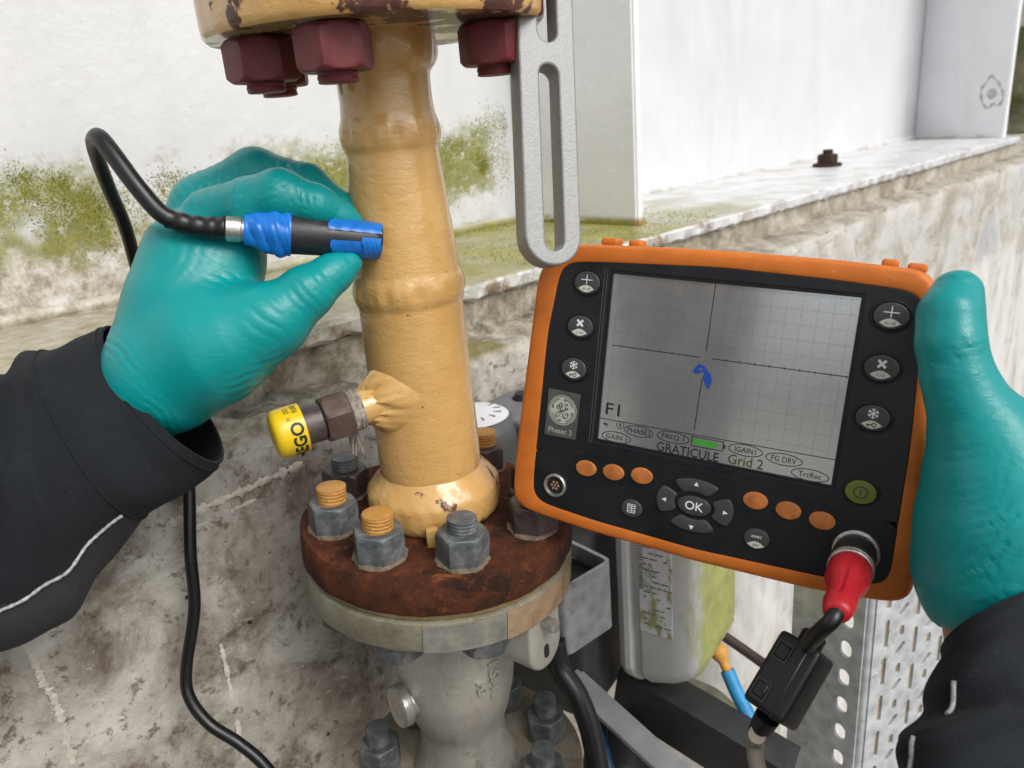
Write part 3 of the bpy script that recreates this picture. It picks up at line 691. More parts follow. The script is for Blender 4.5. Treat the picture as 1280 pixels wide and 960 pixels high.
# ------------------------------------------------------------------ stainless valve under the spool
va = thing('steel_valve', 'cast stainless valve with stained pale flange below the rusty flange', 'valve', (pb[0], pb[1], 1.03))
v, f = lathe([(.02, 1.2058), (.0785, 1.2058), (.0795, 1.2048), (.0795, 1.2030), (.0785, 1.2022), (.02, 1.2022)], 96); mk('gasket_ring', pt(v), f, m_brass, va, 40)
prof = [(.02, 1.2020), (.0795, 1.2020), (.0815, 1.2008), (.0818, 1.1990), (.0818, 1.1850), (.0808, 1.1835), (.0790, 1.1828), (.02, 1.1828)]
v, f = lathe(prof, 128, True, lambda a, r, z: r + .0002 * math.sin(19 * a)); fl_ = mk('upper_flange', pt(v), f, m_pale, va, 40)
def band(a0, a1, z0, z1, r=.0822, n=24):
    v, f = [], []
    for i, a in enumerate(np.linspace(a0, a1, n)):
        for z in (z0, z1): v.append((r * math.sin(a), -r * math.cos(a), z))
        for z in (z1, z0): v.append(((r - .0012) * math.sin(a), -(r - .0012) * math.cos(a), z))
    for i in range(n - 1):
        for k in range(4): f.append((4 * i + k, 4 * i + (k + 1) % 4, 4 * i + 4 + (k + 1) % 4, 4 * i + 4 + k))
    f += [(0, 1, 2, 3), tuple(4 * (n - 1) + k for k in (3, 2, 1, 0))]; return pt(v), f
mk('tape_strip', *band(-.17, .40, 1.1840, 1.2000, .0823), plain('dull_paper_tape', (.22, .215, .185), .6, .2, .35, 90), fl_, 40)
mk('stamped_band', *band(.405, 1.55, 1.1835, 1.2005, .08245), m_tan, fl_, 40)
mk('name_plate', *band(1.02, 1.40, 1.1855, 1.1985, .0828), m_brass, fl_, 40)
v, f = lathe([(.0387, 1.182), (.0388, 1.15), (.0390, 1.118), (.0388, 1.108), (.0375, 1.099), (.0350, 1.088), (.0322, 1.0775), (.0296, 1.071), (.0288, 1.066), (.0290, 1.058), (.0302, 1.049), (.0325, 1.041), (.0362, 1.033), (.0375, 1.030)], 96, True); vb = mk('valve_body', pw(v), f, m_ss, va, 50)
v, f = lathe([(.02, 1.046 - .016), (.0800, 1.030), (.0808, 1.0285), (.0808, 1.010), (.02, 1.009)], 96); mk('lower_flange', pw(v), f, bronze_mat('tan_stained_steel', (.20, .165, .115), (.40, .36, .28), .55, .25, 25), va, 40)
# nuts under the pale flange and on the lower flange
vn = shared('nut', hexnut(.0134, .0145), m_zinc)
for k, deg in enumerate((-26, 20, -70, 64, 110, -114)):
    a = math.radians(deg); s_ = math.radians([-10, 26, 4, 10, 0, 0][k]); R_ = np.array([[math.cos(s_), -math.sin(s_), 0], [math.sin(s_), math.cos(s_), 0], [0, 0, 1.]])
    inst('nut', vn, va, tilt_pt(.0615, a, 1.1826), TF @ np.diag([1, -1, -1.]) @ R_)
ln = shared('nut', hexnut(.0128, .019), m_zinc); ls = shared('stud', thread(.0082, .013, .0022), m_zinc); lo_ = shared('stud', thread(.0082, .013, .0022), m_othr)
for k, (deg, s_) in enumerate(((-100, ls), (-55, ls), (100, ls), (55, ls), (20, lo_), (145, ls), (-145, ls), (-15, ls))):
    a = math.radians(deg); n_o = inst('nut', ln, va, pw(np.array([[.060 * math.sin(a), -.060 * math.cos(a), 1.0302]]))[0], PF)
    s_o = inst('stud', s_, va, None, None, n_o); s_o.location = (0, 0, .0185)
# round plug, lug and cast letters
def vdir(a, up=0.): d = np.array([math.sin(a), -math.cos(a), up]); return PF @ (d / np.linalg.norm(d))
pc = PO + vdir(-1.05) * .0415 + np.array([0, 0, 1.103]); pd = vdir(-1.12, .06); Fp = frame(pd, (0, 0, 1)); v, f = lathe([(.0105, -.015), (.0105, -.0025), (.0132, -.002), (.0136, -.001), (.0136, .004), (.0126, .0052), (.004, .0052)], 40); mk('round_plug', xf(v, Fp, pc), f, m_ssd, va, 30)
lc = P(672, 788, .452); ld = vdir(.75, 0.); Fl_ = frame(ld, (0, 0, 1))
v, f = prism(slot(0, 0, .030, .048, 12), -.020, .0055, .002); lg = mk('lug', xf(v @ np.array([[0, 1, 0], [-1, 0, 0], [0, 0, 1.]]).T, frame(ld, (0, 0, 1)), lc), f, m_ss, va, 35)
v, f = thread(.0042, .010, .0015); mk('screw', xf(v, Fl_, lc + ld * .004 + np.array([0, 0, .008])), f, m_ssd, lg, 35)
v, f = prism(slot(0, 0, .0045, .009, 8), .0045, .0060); mk('key_slot', xf(v @ np.array([[0, 1, 0], [-1, 0, 0], [0, 0, 1.]]).T, Fl_, lc - np.array([0, 0, .012])), f, m_lbl, lg, 35)
def bodytext(s, size, a, z, r=.0392):
    v, f = text(s, size, .0016, .0003); F_ = frame(vdir(a), (0, 0, 1)); o_ = vdir(a); F_ = np.array([[0, 0, -1.], np.cross(o_, [0, 0, -1.]), o_]).T
    # the cast letters read downwards
    return xf(v, F_ @ np.array([[1, 0, 0], [0, 1, 0], [0, 0, 1.]]), PO + vdir(a) * r + np.array([0, 0, z])), f
mk('cast_lettering', *bodytext('KSI-K', .0105, .60, 1.122), m_ss, vb, 0); mk('cast_lettering', *bodytext('M3', .0085, .36, 1.119), m_ss, vb, 0)
# ------------------------------------------------------------------ eddy current tester
DO = np.array([.09819968, .34696687, 1.32697527])
DA = np.array([[.8663226, .15035271, -.4763184], [-.49443364, .12286135, -.8604885], [-.07085566, .98096848, .180777]])
def D(v): return np.asarray(v, float) / 1000 @ DA.T + DO
dv = thing('flaw_detector', 'orange and black handheld tester with a grey screen held by the right glove', 'tester', D((0, -20, -25)))
def polar(pts, n, sm_=3, c=(0, -20)):
    p = np.asarray(pts, float) - c; ang = np.arctan2(p[:, 1], p[:, 0]); out = []
    cl = np.vstack([p, p[:1]])
    for k in range(n):
        a = 2 * PI * k / n; d = np.array([math.cos(a), math.sin(a)]); best = 0
        for i in range(len(p)):
            e = cl[i + 1] - cl[i]; den = d[0] * e[1] - d[1] * e[0]
            if abs(den) < 1e-9: continue
            t = (cl[i][0] * e[1] - cl[i][1] * e[0]) / den; s_ = (cl[i][0] * d[1] - cl[i][1] * d[0]) / den
            if t > 0 and -1e-6 <= s_ <= 1 + 1e-6: best = max(best, t)
        out.append(d * best)
    out = np.array(out)
    for _ in range(sm_): out = .5 * out + .25 * np.roll(out, 1, 0) + .25 * np.roll(out, -1, 0)
    return out + c
NP_ = 360
outer = polar([(-83, 56), (-40, 57.8), (0, 58.6), (45, 58.3), (85, 56.8), (92, -10), (98.5, -91), (60, -95.5), (0, -96.8), (-60, -95), (-105, -91.5), (-105, -60), (-102.4, -9), (-99.5, 43)], NP_, 14)
panel = polar([(-85.5, 46.6), (-60, 48.2), (-4, 50.5), (45, 49.5), (81.5, 47.6), (86, -18), (87.5, -84.5), (60, -87), (0, -89.3), (-54, -87.6), (-92, -84.5), (-91.8, -55), (-90.5, 8)], NP_, 14)
def lp(p, s_, z, c=np.array([0, -20])):
    q = c + (p - c) * s_; return np.hstack([q, np.full((len(q), 1), z)])
def inset(p, d_, c=np.array([0, -20])):
    r = np.linalg.norm(p - c, axis=1, keepdims=True); return c + (p - c) * (1 - d_ / r)
def skin(loops, cap0=False, cap1=False):
    n = len(loops[0]); v = np.vstack(loops); f = []
    for i in range(len(loops) - 1):
        for k in range(n): f.append((i * n + k, i * n + (k + 1) % n, (i + 1) * n + (k + 1) % n, (i + 1) * n + k))
    if cap0: f.append(tuple(range(n))[::-1])
    if cap1: f.append(tuple((len(loops) - 1) * n + k for k in range(n)))
    return v, f
L_ = [lp(outer, .84, -50), lp(outer, .88, -48), lp(outer, .93, -30), lp(outer, .985, -12), lp(outer, 1., -7), lp(outer, 1., -3.5), lp(inset(outer, .6), 1, -1.6), lp(inset(outer, 1.8), 1, -.4), lp(inset(outer, 3.2), 1, 0), lp(inset(panel, -1.6), 1, .1), lp(inset(panel, -.5), 1, -.25), lp(panel, 1, -1.0), lp(panel, 1, -3)]
v, f = skin(L_, True); mk('housing', D(v), f, m_org, dv, 30)
for bx, w_ in ((-66, 9), (-52, 7), (66, 7), (77, 8)):
    v, f = rbox(w_, 4.0, 10, 1.6, 3); mk('housing_clip', D(v + [bx, 58.3 if abs(bx) < 70 else 57.4, -18]), f, m_org, dv, 40)
# black front: upper bezel panel and lower key panel, with a groove between them
gro = lambda x: -48.2 - 7.2 * abs(x / 90) ** 2.2
up_ = [q for q in panel if q[1] > gro(q[0]) + .35]; lo2 = [q for q in panel if q[1] < gro(q[0]) - .35]
gx = np.linspace(-92, 87, 48)
def halves(sign):
    pts = [tuple(q) for q in inset(panel, .15) if (q[1] - gro(q[0])) * sign > .4]
    ang = [math.atan2(q[1] + 20, q[0]) % (2 * PI) for q in pts]
    if sign > 0:
        pts = sorted(pts, key=lambda q: (math.atan2(q[1] + 20, q[0]) + PI * .72) % (2 * PI))
    else:
        pts = sorted(pts, key=lambda q: (math.atan2(q[1] + 20, q[0])) % (2 * PI))
    xs = np.linspace(pts[-1][0], pts[0][0], 48)[1:-1]
    return pts + [(x, gro(x) + .32 * sign) for x in xs]
def plate_hole(out, holes, z, th, bev):
    v, f = holed([out] + holes, th, bev); v[:, 2] += z; return v, f
rect = [(-59.5, -45), (59.5, -45), (59.5, 45), (-59.5, 45)]
v, f = plate_hole(halves(1), [rect], -1.3, 2.2, .35); mk('upper_panel', D(v), f, m_bez, dv, 30)
v, f = plate_hole(halves(-1), [], -1.3, 2.2, .35); mk('key_panel', D(v), f, m_blk, dv, 30)
v, f = plate_hole([(-59.4, -44.9), (59.4, -44.9), (59.4, 44.9), (-59.4, 44.9)], [[(-57.6, -43.2), (57.6, -43.2), (57.6, 43.2), (-57.6, 43.2)]], -1.35, 1.7, .15); mk('screen_frame', D(v), f, m_ctl, dv, 30)
g = G()
for x in (-60.5, -62.): g.add(D(np.array([(x, -46, -.19), (x + .35, -46, -.19), (x + .35, 45, -.19), (x, 45, -.19), (x, -46, -.1), (x + .35, -46, -.1), (x + .35, 45, -.1), (x, 45, -.1)])), [(0, 1, 2, 3), (4, 5, 6, 7), (0, 1, 5, 4), (2, 3, 7, 6), (0, 3, 7, 4), (1, 2, 6, 5)])
g.mk('bezel_rib', plain('rib_sheen', (.10, .10, .10), .35, .3), dv, 30)
v, f = rbox(115.6, 86.8, 1.2, 0); scr = mk('screen', D(v + [0, 0, -2.1]), f, m_lcd, dv, 0)
ZS = -1.46
def quad(g, x0, y0, x1, y1, z=ZS): g.add(D([(x0, y0, z), (x1, y0, z), (x1, y1, z), (x0, y1, z)]), [(0, 1, 2, 3)])
def line(g, a, b, w_=.45, z=ZS):
    a = np.array(a, float); b = np.array(b, float); t = (b - a) / np.linalg.norm(b - a); n_ = np.array([-t[1], t[0]]) * w_ / 2
    g.add(D([(*(a + n_), z), (*(a - n_), z), (*(b - n_), z), (*(b + n_), z)]), [(0, 1, 2, 3)])
def ring(g, cx, cy, rx, ry, w_=.45, z=ZS, n=40, a0=0, a1=2 * PI):
    pts = [(cx + rx * math.cos(t), cy + ry * math.sin(t)) for t in np.linspace(a0, a1, n)]
    for a, b in zip(pts, pts[1:]): line(g, a, b, w_, z)
g = G(); gxs = [-6.7 + 6.75 * k for k in range(-7, 10)]; gys = [7.2 + 6.95 * k for k in range(-5, 6)]
for x in gxs:
    if abs(x + 6.7) < .1: continue
    for y in np.arange(-29.5, 42.5, 1.39): quad(g, x - .17, y - .17, x + .17, y + .17)
for y in gys:
    if abs(y - 7.2) < .1: continue
    for x in np.arange(-55, 57, 1.35): quad(g, x - .17, y - .17, x + .17, y + .17)
o = g.mk('grid_dots', plain('lcd_grey', (.10, .10, .11), .5, 0, .05), scr, 0); tag(o, kind='stuff')
g = G(); ZA = ZS + .02
line(g, (-54.5, 7.0), (-9.6, 7.1), .42, ZA); line(g, (-3.6, 7.2), (57.3, 7.6), .42, ZA); line(g, (-6.2, 43), (-6.7, 10.6), .42, ZA); line(g, (-7.1, -3), (-7.9, -29), .45, ZA); line(g, (-57.2, -32.0), (57.2, -30.9), .4, ZA)
for k in range(1, 10): line(g, (-3.6 + 6.7 * k, 6.6), (-3.6 + 6.7 * k, 8.2), .35, ZA + .01); line(g, (-9.6 - 6.7 * k, 6.4), (-9.6 - 6.7 * k, 7.8), .35, ZA + .01) if k < 7 else 0
for y in (-10, -17, -24): line(g, (-8.3, y), (-7., y), .35, ZA + .01)
for cx, cy, rx in ((-47.5, -40.6, 7.8), (-36.0, -35.3, 7.7), (-17.9, -35.0, 8.2), (17.6, -34.5, 8.0), (35.5, -35.4, 8.2), (47.8, -40.4, 8.2)): ring(g, cx, cy, rx, 2.75, .42, ZA)
ring(g, -46.0, -33.6, 1.9, 1.9, .36, ZA); ring(g, -54, -34.6, 1.2, .4, .3, ZA, 8); line(g, (-54, -33.6), (-54, -35.8), .3, ZA + .01); line(g, (-55.4, -34), (-52.6, -35.4), .3, ZA + .012)
line(g, (-8.4, -32.6), (7.0, -32.4), .4, ZA); line(g, (-8.4, -37.2), (7.0, -37.0), .4, ZA); line(g, (-8.4, -32.4), (-8.4, -37.4), .4, ZA + .01); line(g, (7., -32.2), (7., -37.2), .4, ZA + .01); quad(g, 7.2, -35.6, 8.1, -33.8, ZA)
g.mk('graticule_lines', m_lcdk, scr, 0)
g = G(); g.add(D([(-7.6, -36.4, ZA + .02), (4.0, -36.2, ZA + .02), (4.0, -33.3, ZA + .02), (-7.6, -33.4, ZA + .02)]), [(0, 1, 2, 3)]); g.mk('battery_bar', m_lcdg, scr, 0)
def ptxt(s, size, x, y, m, par, z=ZA + .03, bold=0., rot=0., sx=1., align='CENTER', wid=None, hgt=None):
    v, f = text(s, size, 0, bold, 0, align); c, s_ = math.cos(rot), math.sin(rot); v = np.array(v); v[:, 0] *= sx
    if wid: mn, mx = v.min(0), v.max(0); v[:, 0] = (v[:, 0] - (mn[0] + mx[0]) / 2) * wid / (mx[0] - mn[0]); v[:, 1] = (v[:, 1] - (mn[1] + mx[1]) / 2) * hgt / (mx[1] - mn[1])
    v = np.stack([x + v[:, 0] * c - v[:, 1] * s_, y + v[:, 0] * s_ + v[:, 1] * c, np.full(len(v), z)], 1); return mk('lettering', D(v), f, m, par, 0)
ptxt('F1', 8, -50.8, -26.2, m_lcdk, scr, bold=.06, wid=7.6, hgt=6.2); ptxt('1', 2.6, -46, -33.6, m_lcdk, scr, wid=.7, hgt=2.0)
ptxt('GAIN 1', 4, -47.5, -40.6, m_lcdk, scr, bold=.02, wid=11.2, hgt=2.5); ptxt('PHASE1', 4, -36.0, -35.3, m_lcdk, scr, bold=.02, wid=12, hgt=2.7); ptxt('FREQ 1', 4, -17.9, -35.0, m_lcdk, scr, bold=.02, wid=11.2, hgt=2.9)
ptxt('IGAIN1', 4, 17.6, -34.5, m_lcdk, scr, bold=.02, wid=10, hgt=2.7); ptxt('FG DRV', 4, 35.5, -35.4, m_lcdk, scr, bold=.02, wid=11.4, hgt=2.7); ptxt('TrcRec', 4, 47.8, -40.4, m_lcdk, scr, bold=.02, wid=10, hgt=2.6)
ptxt('GRATICULE', 6, -10, -40.7, m_lcdk, scr, bold=.05, wid=31.2, hgt=4.7); ptxt('Grid 2', 6, 18.4, -40.0, m_lcdo, scr, bold=.05, wid=16.6, hgt=4.9)
# blue impedance trace
tr = [(-11.9, .2), (-11.4, 1.8), (-10.2, 3.0), (-9.4, 4.2), (-8.6, 3.4), (-7.0, 3.2), (-5.6, 2.2), (-4.6, .6), (-3.4, -.4), (-2.5, -3.0), (-2.4, -5.2), (-3.0, -6.4), (-3.6, -7.9), (-4.6, -6.8), (-5.9, -5.0), (-6.3, -3.8), (-7.0, -2.4), (-6.4, -.2), (-8.0, -.4), (-9.6, -1.0), (-11.2, -1.1)]
jt = [(x + random.uniform(-.25, .25), y + random.uniform(-.25, .25)) for x, y in spline([(*q, 0) for q in tr + tr[:1]], 3)[:-1, :2]]
hole = [(-9.6, 1.3), (-8.4, 1.9), (-6.8, 1.5), (-7.6, .9), (-9., .7)]
v, f = holed([jt, hole], .02); mk('trace', D(v + [0, 0, ZA + .05]), f, m_lcdb, scr, 0)
# keys
def key(name, cx, cy, rx, ry, m, z=-.2, h=1.3, par=dv): v, f = prism(ell(cx, cy, rx, ry, 40), z - 1, z + h, .5); return mk(name, D(v), f, m, par, 40), z + h
def collar(cx, cy, rx, ry, par):
    v, f = [], []
    for r_, z in ((1.24, -.25), (1.22, .35), (1.15, .55), (1.07, .5), (1.03, .1)): v += [(cx + rx * r_ * math.cos(a), cy + ry * r_ * math.sin(a), z) for a in np.linspace(0, 2 * PI, 40, endpoint=False)]
    for i in range(4):
        for k in range(40): f.append((i * 40 + k, i * 40 + (k + 1) % 40, (i + 1) * 40 + (k + 1) % 40, (i + 1) * 40 + k))
    mk('key_rim', D(v), f, m_ctl, par, 40)
def lens(cx, cy, w_, h_, z, par, m):
    a = [(cx - w_ / 2 + w_ * t, cy + h_ * .62 * math.sin(PI * t)) for t in np.linspace(0, 1, 14)]; b = [(cx + w_ / 2 - w_ * t, cy - h_ * .55 * math.sin(PI * t)) for t in np.linspace(0, 1, 14)][1:-1]
    v, f = prism(a + b, z + .01, z + .05); mk('key_mark', D(v), f, m, par, 0)
def crosshair(cx, cy, z, par):
    g = G(); line(g, (cx - 3.1, cy), (cx + 3.1, cy), .4, z + .04); line(g, (cx, cy - 2.3), (cx, cy + 2.6), .4, z + .05); g.mk('key_mark', m_inkw, par, 0)
def cross(cx, cy, z, par):
    g = G(); line(g, (cx - 1.6, cy - 1.6), (cx + 1.6, cy + 1.6), 1.15, z + .04); line(g, (cx - 1.6, cy + 1.6), (cx + 1.6, cy - 1.6), 1.15, z + .05); g.mk('key_mark', m_inkw, par, 0)
def flake(cx, cy, z, par):
    g = G()
    for k in range(3):
        a = PI * k / 3 + PI / 2; line(g, (cx - 2.2 * math.cos(a), cy - 2.2 * math.sin(a)), (cx + 2.2 * math.cos(a), cy + 2.2 * math.sin(a)), .5, z + .04 + .004 * k)
    for k in range(6):
        a = PI * k / 3 + PI / 2; q = np.array([cx + 1.4 * math.cos(a), cy + 1.4 * math.sin(a)])
        for s_ in (-.8, .8): line(g, q, q + .9 * np.array([math.cos(a + s_), math.sin(a + s_)]), .4, z + .06 + .002 * k)
    g.mk('key_mark', m_inkw, par, 0)
def keysym(cx, cy, z, par):
    g = G(); ring(g, cx + 1., cy, .85, .85, .45, z + .07, 18); line(g, (cx - 2.1, cy), (cx + .2, cy), .45, z + .07); line(g, (cx - 1.9, cy), (cx - 1.9, cy - .8), .45, z + .075); line(g, (cx - 1.1, cy), (cx - 1.1, cy - .8), .45, z + .075); g.mk('key_mark', m_lbl, par, 0)
for side, xs in ((-1, (-70.6, -72.2, -73.7)), (1, (70.2, 69.9, 69.8))):
    for k, (x, y) in enumerate(zip(xs, ((37.2, 14.5, -8.) if side < 0 else (36.6, 13.8, -8.6)))):
        b, z = key('key', x, y, 7.0, 5.8, m_key); collar(x, y, 7.0, 5.8, b)
        lens(x, y - 3.0, 8.6, 3.1, z, b, m_ink)
        if k == 0: crosshair(x, y + 1.6, z, b); ptxt('lift off', 1.9, x, y - 3.1, m_lbl, b, z + .08)
        if k == 1: cross(x, y + 1.9, z, b); ptxt('x ref', 1.9, x, y - 3.1, m_lbl, b, z + .08)
        if k == 2: flake(x, y + 2.1, z, b); keysym(x, y - 3.0, z, b)
b, z = key('power_key', 70.1, -43.0, 6.6, 5.5, m_gkey); collar(70.1, -43, 6.6, 5.5, b); g = G(); ring(g, 70.1, -43, 2.9, 2.6, .45, z + .04); line(g, (70.1, -44.2), (70.1, -41.8), .5, z + .05); g.mk('key_mark', m_lbl, b, 0)
for k, (x, y) in enumerate(((-61.8, -60), (-46.5, -58.9), (-31.2, -57.5), (25.7, -57.5), (41, -58.8), (56.2, -60.1))): key('orange_key', x, y, 5.8, 4.2, m_okey)
b, z = key('menu_key', -34.6, -75.9, 5.6, 4.6, m_key); g = G()
for y in (-78, -76.9, -75.6, -74.5, -73.6): line(g, (-36.6, y), (-32.6, y), .35, z + .04)
for x in (-36.6, -32.6, -34.4): line(g, (x, -78.1), (x, -73.5), .35, z + .05)
g.mk('key_mark', m_inkw, b, 0)
b, z = key('ok_key', -2.9, -67., 8.4, 4.9, m_key); ptxt('OK', 6.2, -2.9, -67.2, m_inkw, b, z + .05, .08)
def arrow(cx, cy, ang, pts):
    v, f = prism(pts, -1.2, 1.1, .5); b = mk('arrow_key', D(v), f, m_key, dv, 40)
    t = [(cx + 1.5 * math.cos(ang + q), cy + 1.35 * math.sin(ang + q)) for q in (0, 2.2, -2.2)]; v, f = prism(t, 1.12, 1.16); mk('key_mark', D(v), f, m_inkw, b, 0)
def sector(a0, a1, r0=(10.2, 7.2), r1=(19.4, 13.6)):
    o_ = [(-2.9 + r1[0] * math.cos(t), -66.8 + r1[1] * math.sin(t)) for t in np.linspace(a0, a1, 14)]; i_ = [(-2.9 + r0[0] * math.cos(t), -66.8 + r0[1] * math.sin(t)) for t in np.linspace(a1, a0, 12)]
    p = np.array(o_ + i_); q = np.vstack([p, p[:1]])
    p = np.array([q[i] * (1 - t) + q[i + 1] * t for i in range(len(q) - 1) for t in (0, .5)])
    for _ in range(3): p = .5 * p + .25 * np.roll(p, 1, 0) + .25 * np.roll(p, -1, 0)
    return [tuple(x) for x in p]
R_ = math.radians
arrow(-2.9, -55.6, PI / 2, sector(R_(52), R_(128))); arrow(-2.9, -78., -PI / 2, sector(R_(232), R_(308))); arrow(-18., -66.8, PI, sector(R_(146), R_(214))); arrow(12.4, -66.8, 0, sector(R_(-34), R_(34)))
b, z = key('exec_key', 28.7, -76.2, 6.0, 5.0, m_key); lens(28.7, -79.2, 8.2, 2.9, z, b, m_ink); ptxt('exec', 2.7, 28.7, -74.8, m_inkw, b, z + .05); ptxt('\u00b5H', 2.3, 28.7, -79.2, m_lbl, b, z + .08)
# badge with its round script emblem
v, f = prism([(-87.6, -46.2), (-69.4, -45.9), (-68.8, -21), (-87.2, -20.6)], -.3, .25, .1); bd = mk('badge', D(v), f, m_badge, dv, 0)
v, f = prism(ell(-78.2, -31.2, 7.2, 7.2, 48), .2, .3); mk('emblem', D(v), f, m_badgel, bd, 0)
g = G(); ring(g, -78.2, -31.2, 7.9, 7.9, .45, .3, 56)
em = G()
for a in (20, 110, 200, 290):
    ring(em, -78.2, -31.2, 6.3, 6.3, .55, .34, 14, math.radians(a), math.radians(a + 58)); q = math.radians(a + 58); ring(em, -78.2 + 5.8 * math.cos(q), -31.2 + 5.8 * math.sin(q), .55, .55, .5, .345, 10)
def stroke(pts, w_=.75):
    p = spline([(x - 78.2, y - 31.2, 0) for x, y in pts], 7)[:, :2]
    for i, (a, b_) in enumerate(zip(p, p[1:])): line(em, a, b_, w_ * (.75 + .35 * math.sin(i * .35)), .36 + .0006 * i)
stroke([(-2.6, 2.5), (-3.2, 1.1), (-2.0, .5), (-.6, 1.6), (-.5, 3.6), (-1.5, 3.6), (-1.9, 2.0), (-1., .3), (.2, .2), (-.8, -1.2), (-2.0, -3.4), (-3.4, -3.6), (-3.6, -2.2), (-1.8, -1.0), (.2, .1)])
stroke([(2.9, 2.8), (2.0, 3.6), (1.3, 2.4), (1.9, 1.0), (2.9, .9), (3.0, 1.4), (1.6, .6), (.5, -1.2), (.7, -3.4), (2.2, -4.1), (3.4, -3.0), (3.2, -1.6), (2.2, -1.5), (2.0, -2.5)])
g.mk('emblem_ring', m_badgel, bd, 0); em.mk('emblem_script', m_badge, bd, 0)
ptxt('Phasec 3', 4.0, -78.6, -42.8, m_badgel, bd, .32)
# socket on the left
Fd = DA
def dl(prof, cx, cy, n=48):
    v, f = lathe(prof, n); return D(v + [cx, cy, 0]), f
v, f = dl([(6.6, -.4), (6.4, 1.0), (5.9, 1.4), (5.2, 1.3), (4.9, .6), (4.6, -.5)], -78.8, -73.4); sk = mk('socket', v, f, m_ssd, dv, 40)
v, f = dl([(4.7, -.3), (4.5, .2), (.1, .25)], -78.8, -73.4); mk('socket_insert', v, f, m_lbl, sk, 30)
for k in range(7):
    a = 2 * PI * k / 6; r_ = 0 if k == 6 else 1.9; v, f = dl([(.75, .2), (.7, .7), (.3, .9)], -78.8 + r_ * math.cos(a), -73.4 + r_ * math.sin(a), 12); mk('socket_pin', v, f, plain('copper_pin', (.45, .28, .17), .4, .6), sk, 40)
# ------------------------------------------------------------------ instrument lead plugged into the tester
lead = thing('instrument_lead', 'black lead with red boot and ferrite block plugged into the tester', 'cable', D((72, -71, 5)))
B0 = np.array([72.3, -71.2, 0])
ax_i = D(B0 + [0, 0, 1]) - D(B0); ax_i /= np.linalg.norm(ax_i)
ptip = P(1047, 765, .300); axb = ptip - D(B0 + [0, 0, 8]); Lb = np.linalg.norm(axb); axb /= Lb
Fb = frame(axb); Ob = D(B0 + [0, 0, -1])
S0 = Lb + .009
def bl(prof, n=48, rfun=None): v, f = lathe(prof, n, True, rfun); return xf(v, Fb, Ob), f
v, f = dl([(10.2, -.6), (10.2, .8), (9.6, 1.3), (8.4, 1.3)], 72.3, -71.2); mk('socket_flange', v, f, m_ssd, lead, 40)
v, f = bl([(.0088, 0), (.0091, .004), (.0091, .006), (.0094, .0065), (.0094, .0165), (.0090, .017)], 72, lambda a, r, z: r + .00035 * math.sin(36 * a) * (.0066 < z < .0164)); mk('knurled_collar', v, f, bronze_mat('knurled_metal', (.07, .068, .06), (.15, .145, .13), .35, .8), lead, 30)
v, f = bl([(.0092, .0168), (.0096, .0172), (.0096, .0182), (.0089, .0185), (.0096, .0192), (.0096, .0205), (.009, .021)], 48); mk('collar_ring', v, f, m_ssd, lead, 40)
def boot(a, r, z):
    t = (z - .021) / (S0 - .021); return r * (1 + .07 * math.cos(2 * a) * t) - (.0009 * (math.sin(a * 5) > .72) if .25 < t < .8 else 0)
v, f = bl([(.0088, .0205), (.0092, .022), (.0090, .026)] + [(.0088 - .0040 * t + .0006 * math.sin(t * 9), .026 + (S0 - .028) * t) for t in np.linspace(.08, .96, 14)] + [(.0050, S0 - .001), (.0036, S0)], 64, boot); mk('boot', v, f, m_redb, lead, 50)
cb = [ptip - axb * .006, P(1040, 775, .300), P(1022, 792, .305), P(1008, 808, .312)]
v, f = tube(spline(cb, 8), .0033, 16); mk('cable', v, f, m_cable, lead, 60)
FEc = P(986, 850, .322); fx = P(1013, 803, .314) - P(957, 900, .330); fz = CAM - FEc; Ff = frame(fz, fx)          # x along the lead
tilt = math.radians(-24); Ff = Ff @ np.array([[1, 0, 0], [0, math.cos(tilt), -math.sin(tilt)], [0, math.sin(tilt), math.cos(tilt)]])
v, f = rbox(.0335, .0195, .0175, .0028, 3); fe = mk('ferrite_block', xf(v, Ff, FEc), f, m_ctl, lead, 40)
v, f = rbox(.0341, .0010, .0181, .0004, 1); mk('block_seam', xf(v + [0, -.0045, 0], Ff, FEc), f, m_lbl, fe, 40)
for px_, in ((-.0095,), (.0085,)):
    v, f = rbox(.0062, .0050, .0016, .0004, 1); mk('latch', xf(v + [px_, .0040, .0089], Ff, FEc), f, m_ctl, fe, 40)
    v, f = holed([[(-.0043, -.0036), (.0043, -.0036), (.0043, .0036), (-.0043, .0036)], [(-.0034, -.0028), (.0034, -.0028), (.0034, .0028), (-.0034, .0028)]], .0006); mk('latch_frame', xf(v + [px_, .0040, .0089], Ff, FEc), f, m_lbl, fe, 40)
v, f = lathe([(.0052, 0), (.0052, .004), (.004, .0045)], 24); mk('gland', xf(v, frame(fx), FEc + Ff[:, 0] * .0175), f, m_ctl, fe, 40)
v, f = lathe([(.0052, 0), (.0048, .006), (.004, .011), (.0036, .0115)], 24); mk('gland', xf(v, frame(-fx), FEc - Ff[:, 0] * .0175), f, m_ctl, fe, 40)
v, f = tube(spline([FEc - Ff[:, 0] * .026, P(945, 925, .335), P(945, 950, .335), P(958, 990, .33), P(985, 1040, .33), P(1010, 1150, .33)], 8), .0036, 16); mk('cable_tail', v, f, plain('beige_grey_cable', (.20, .17, .135), .55, 0, .2), lead, 60)

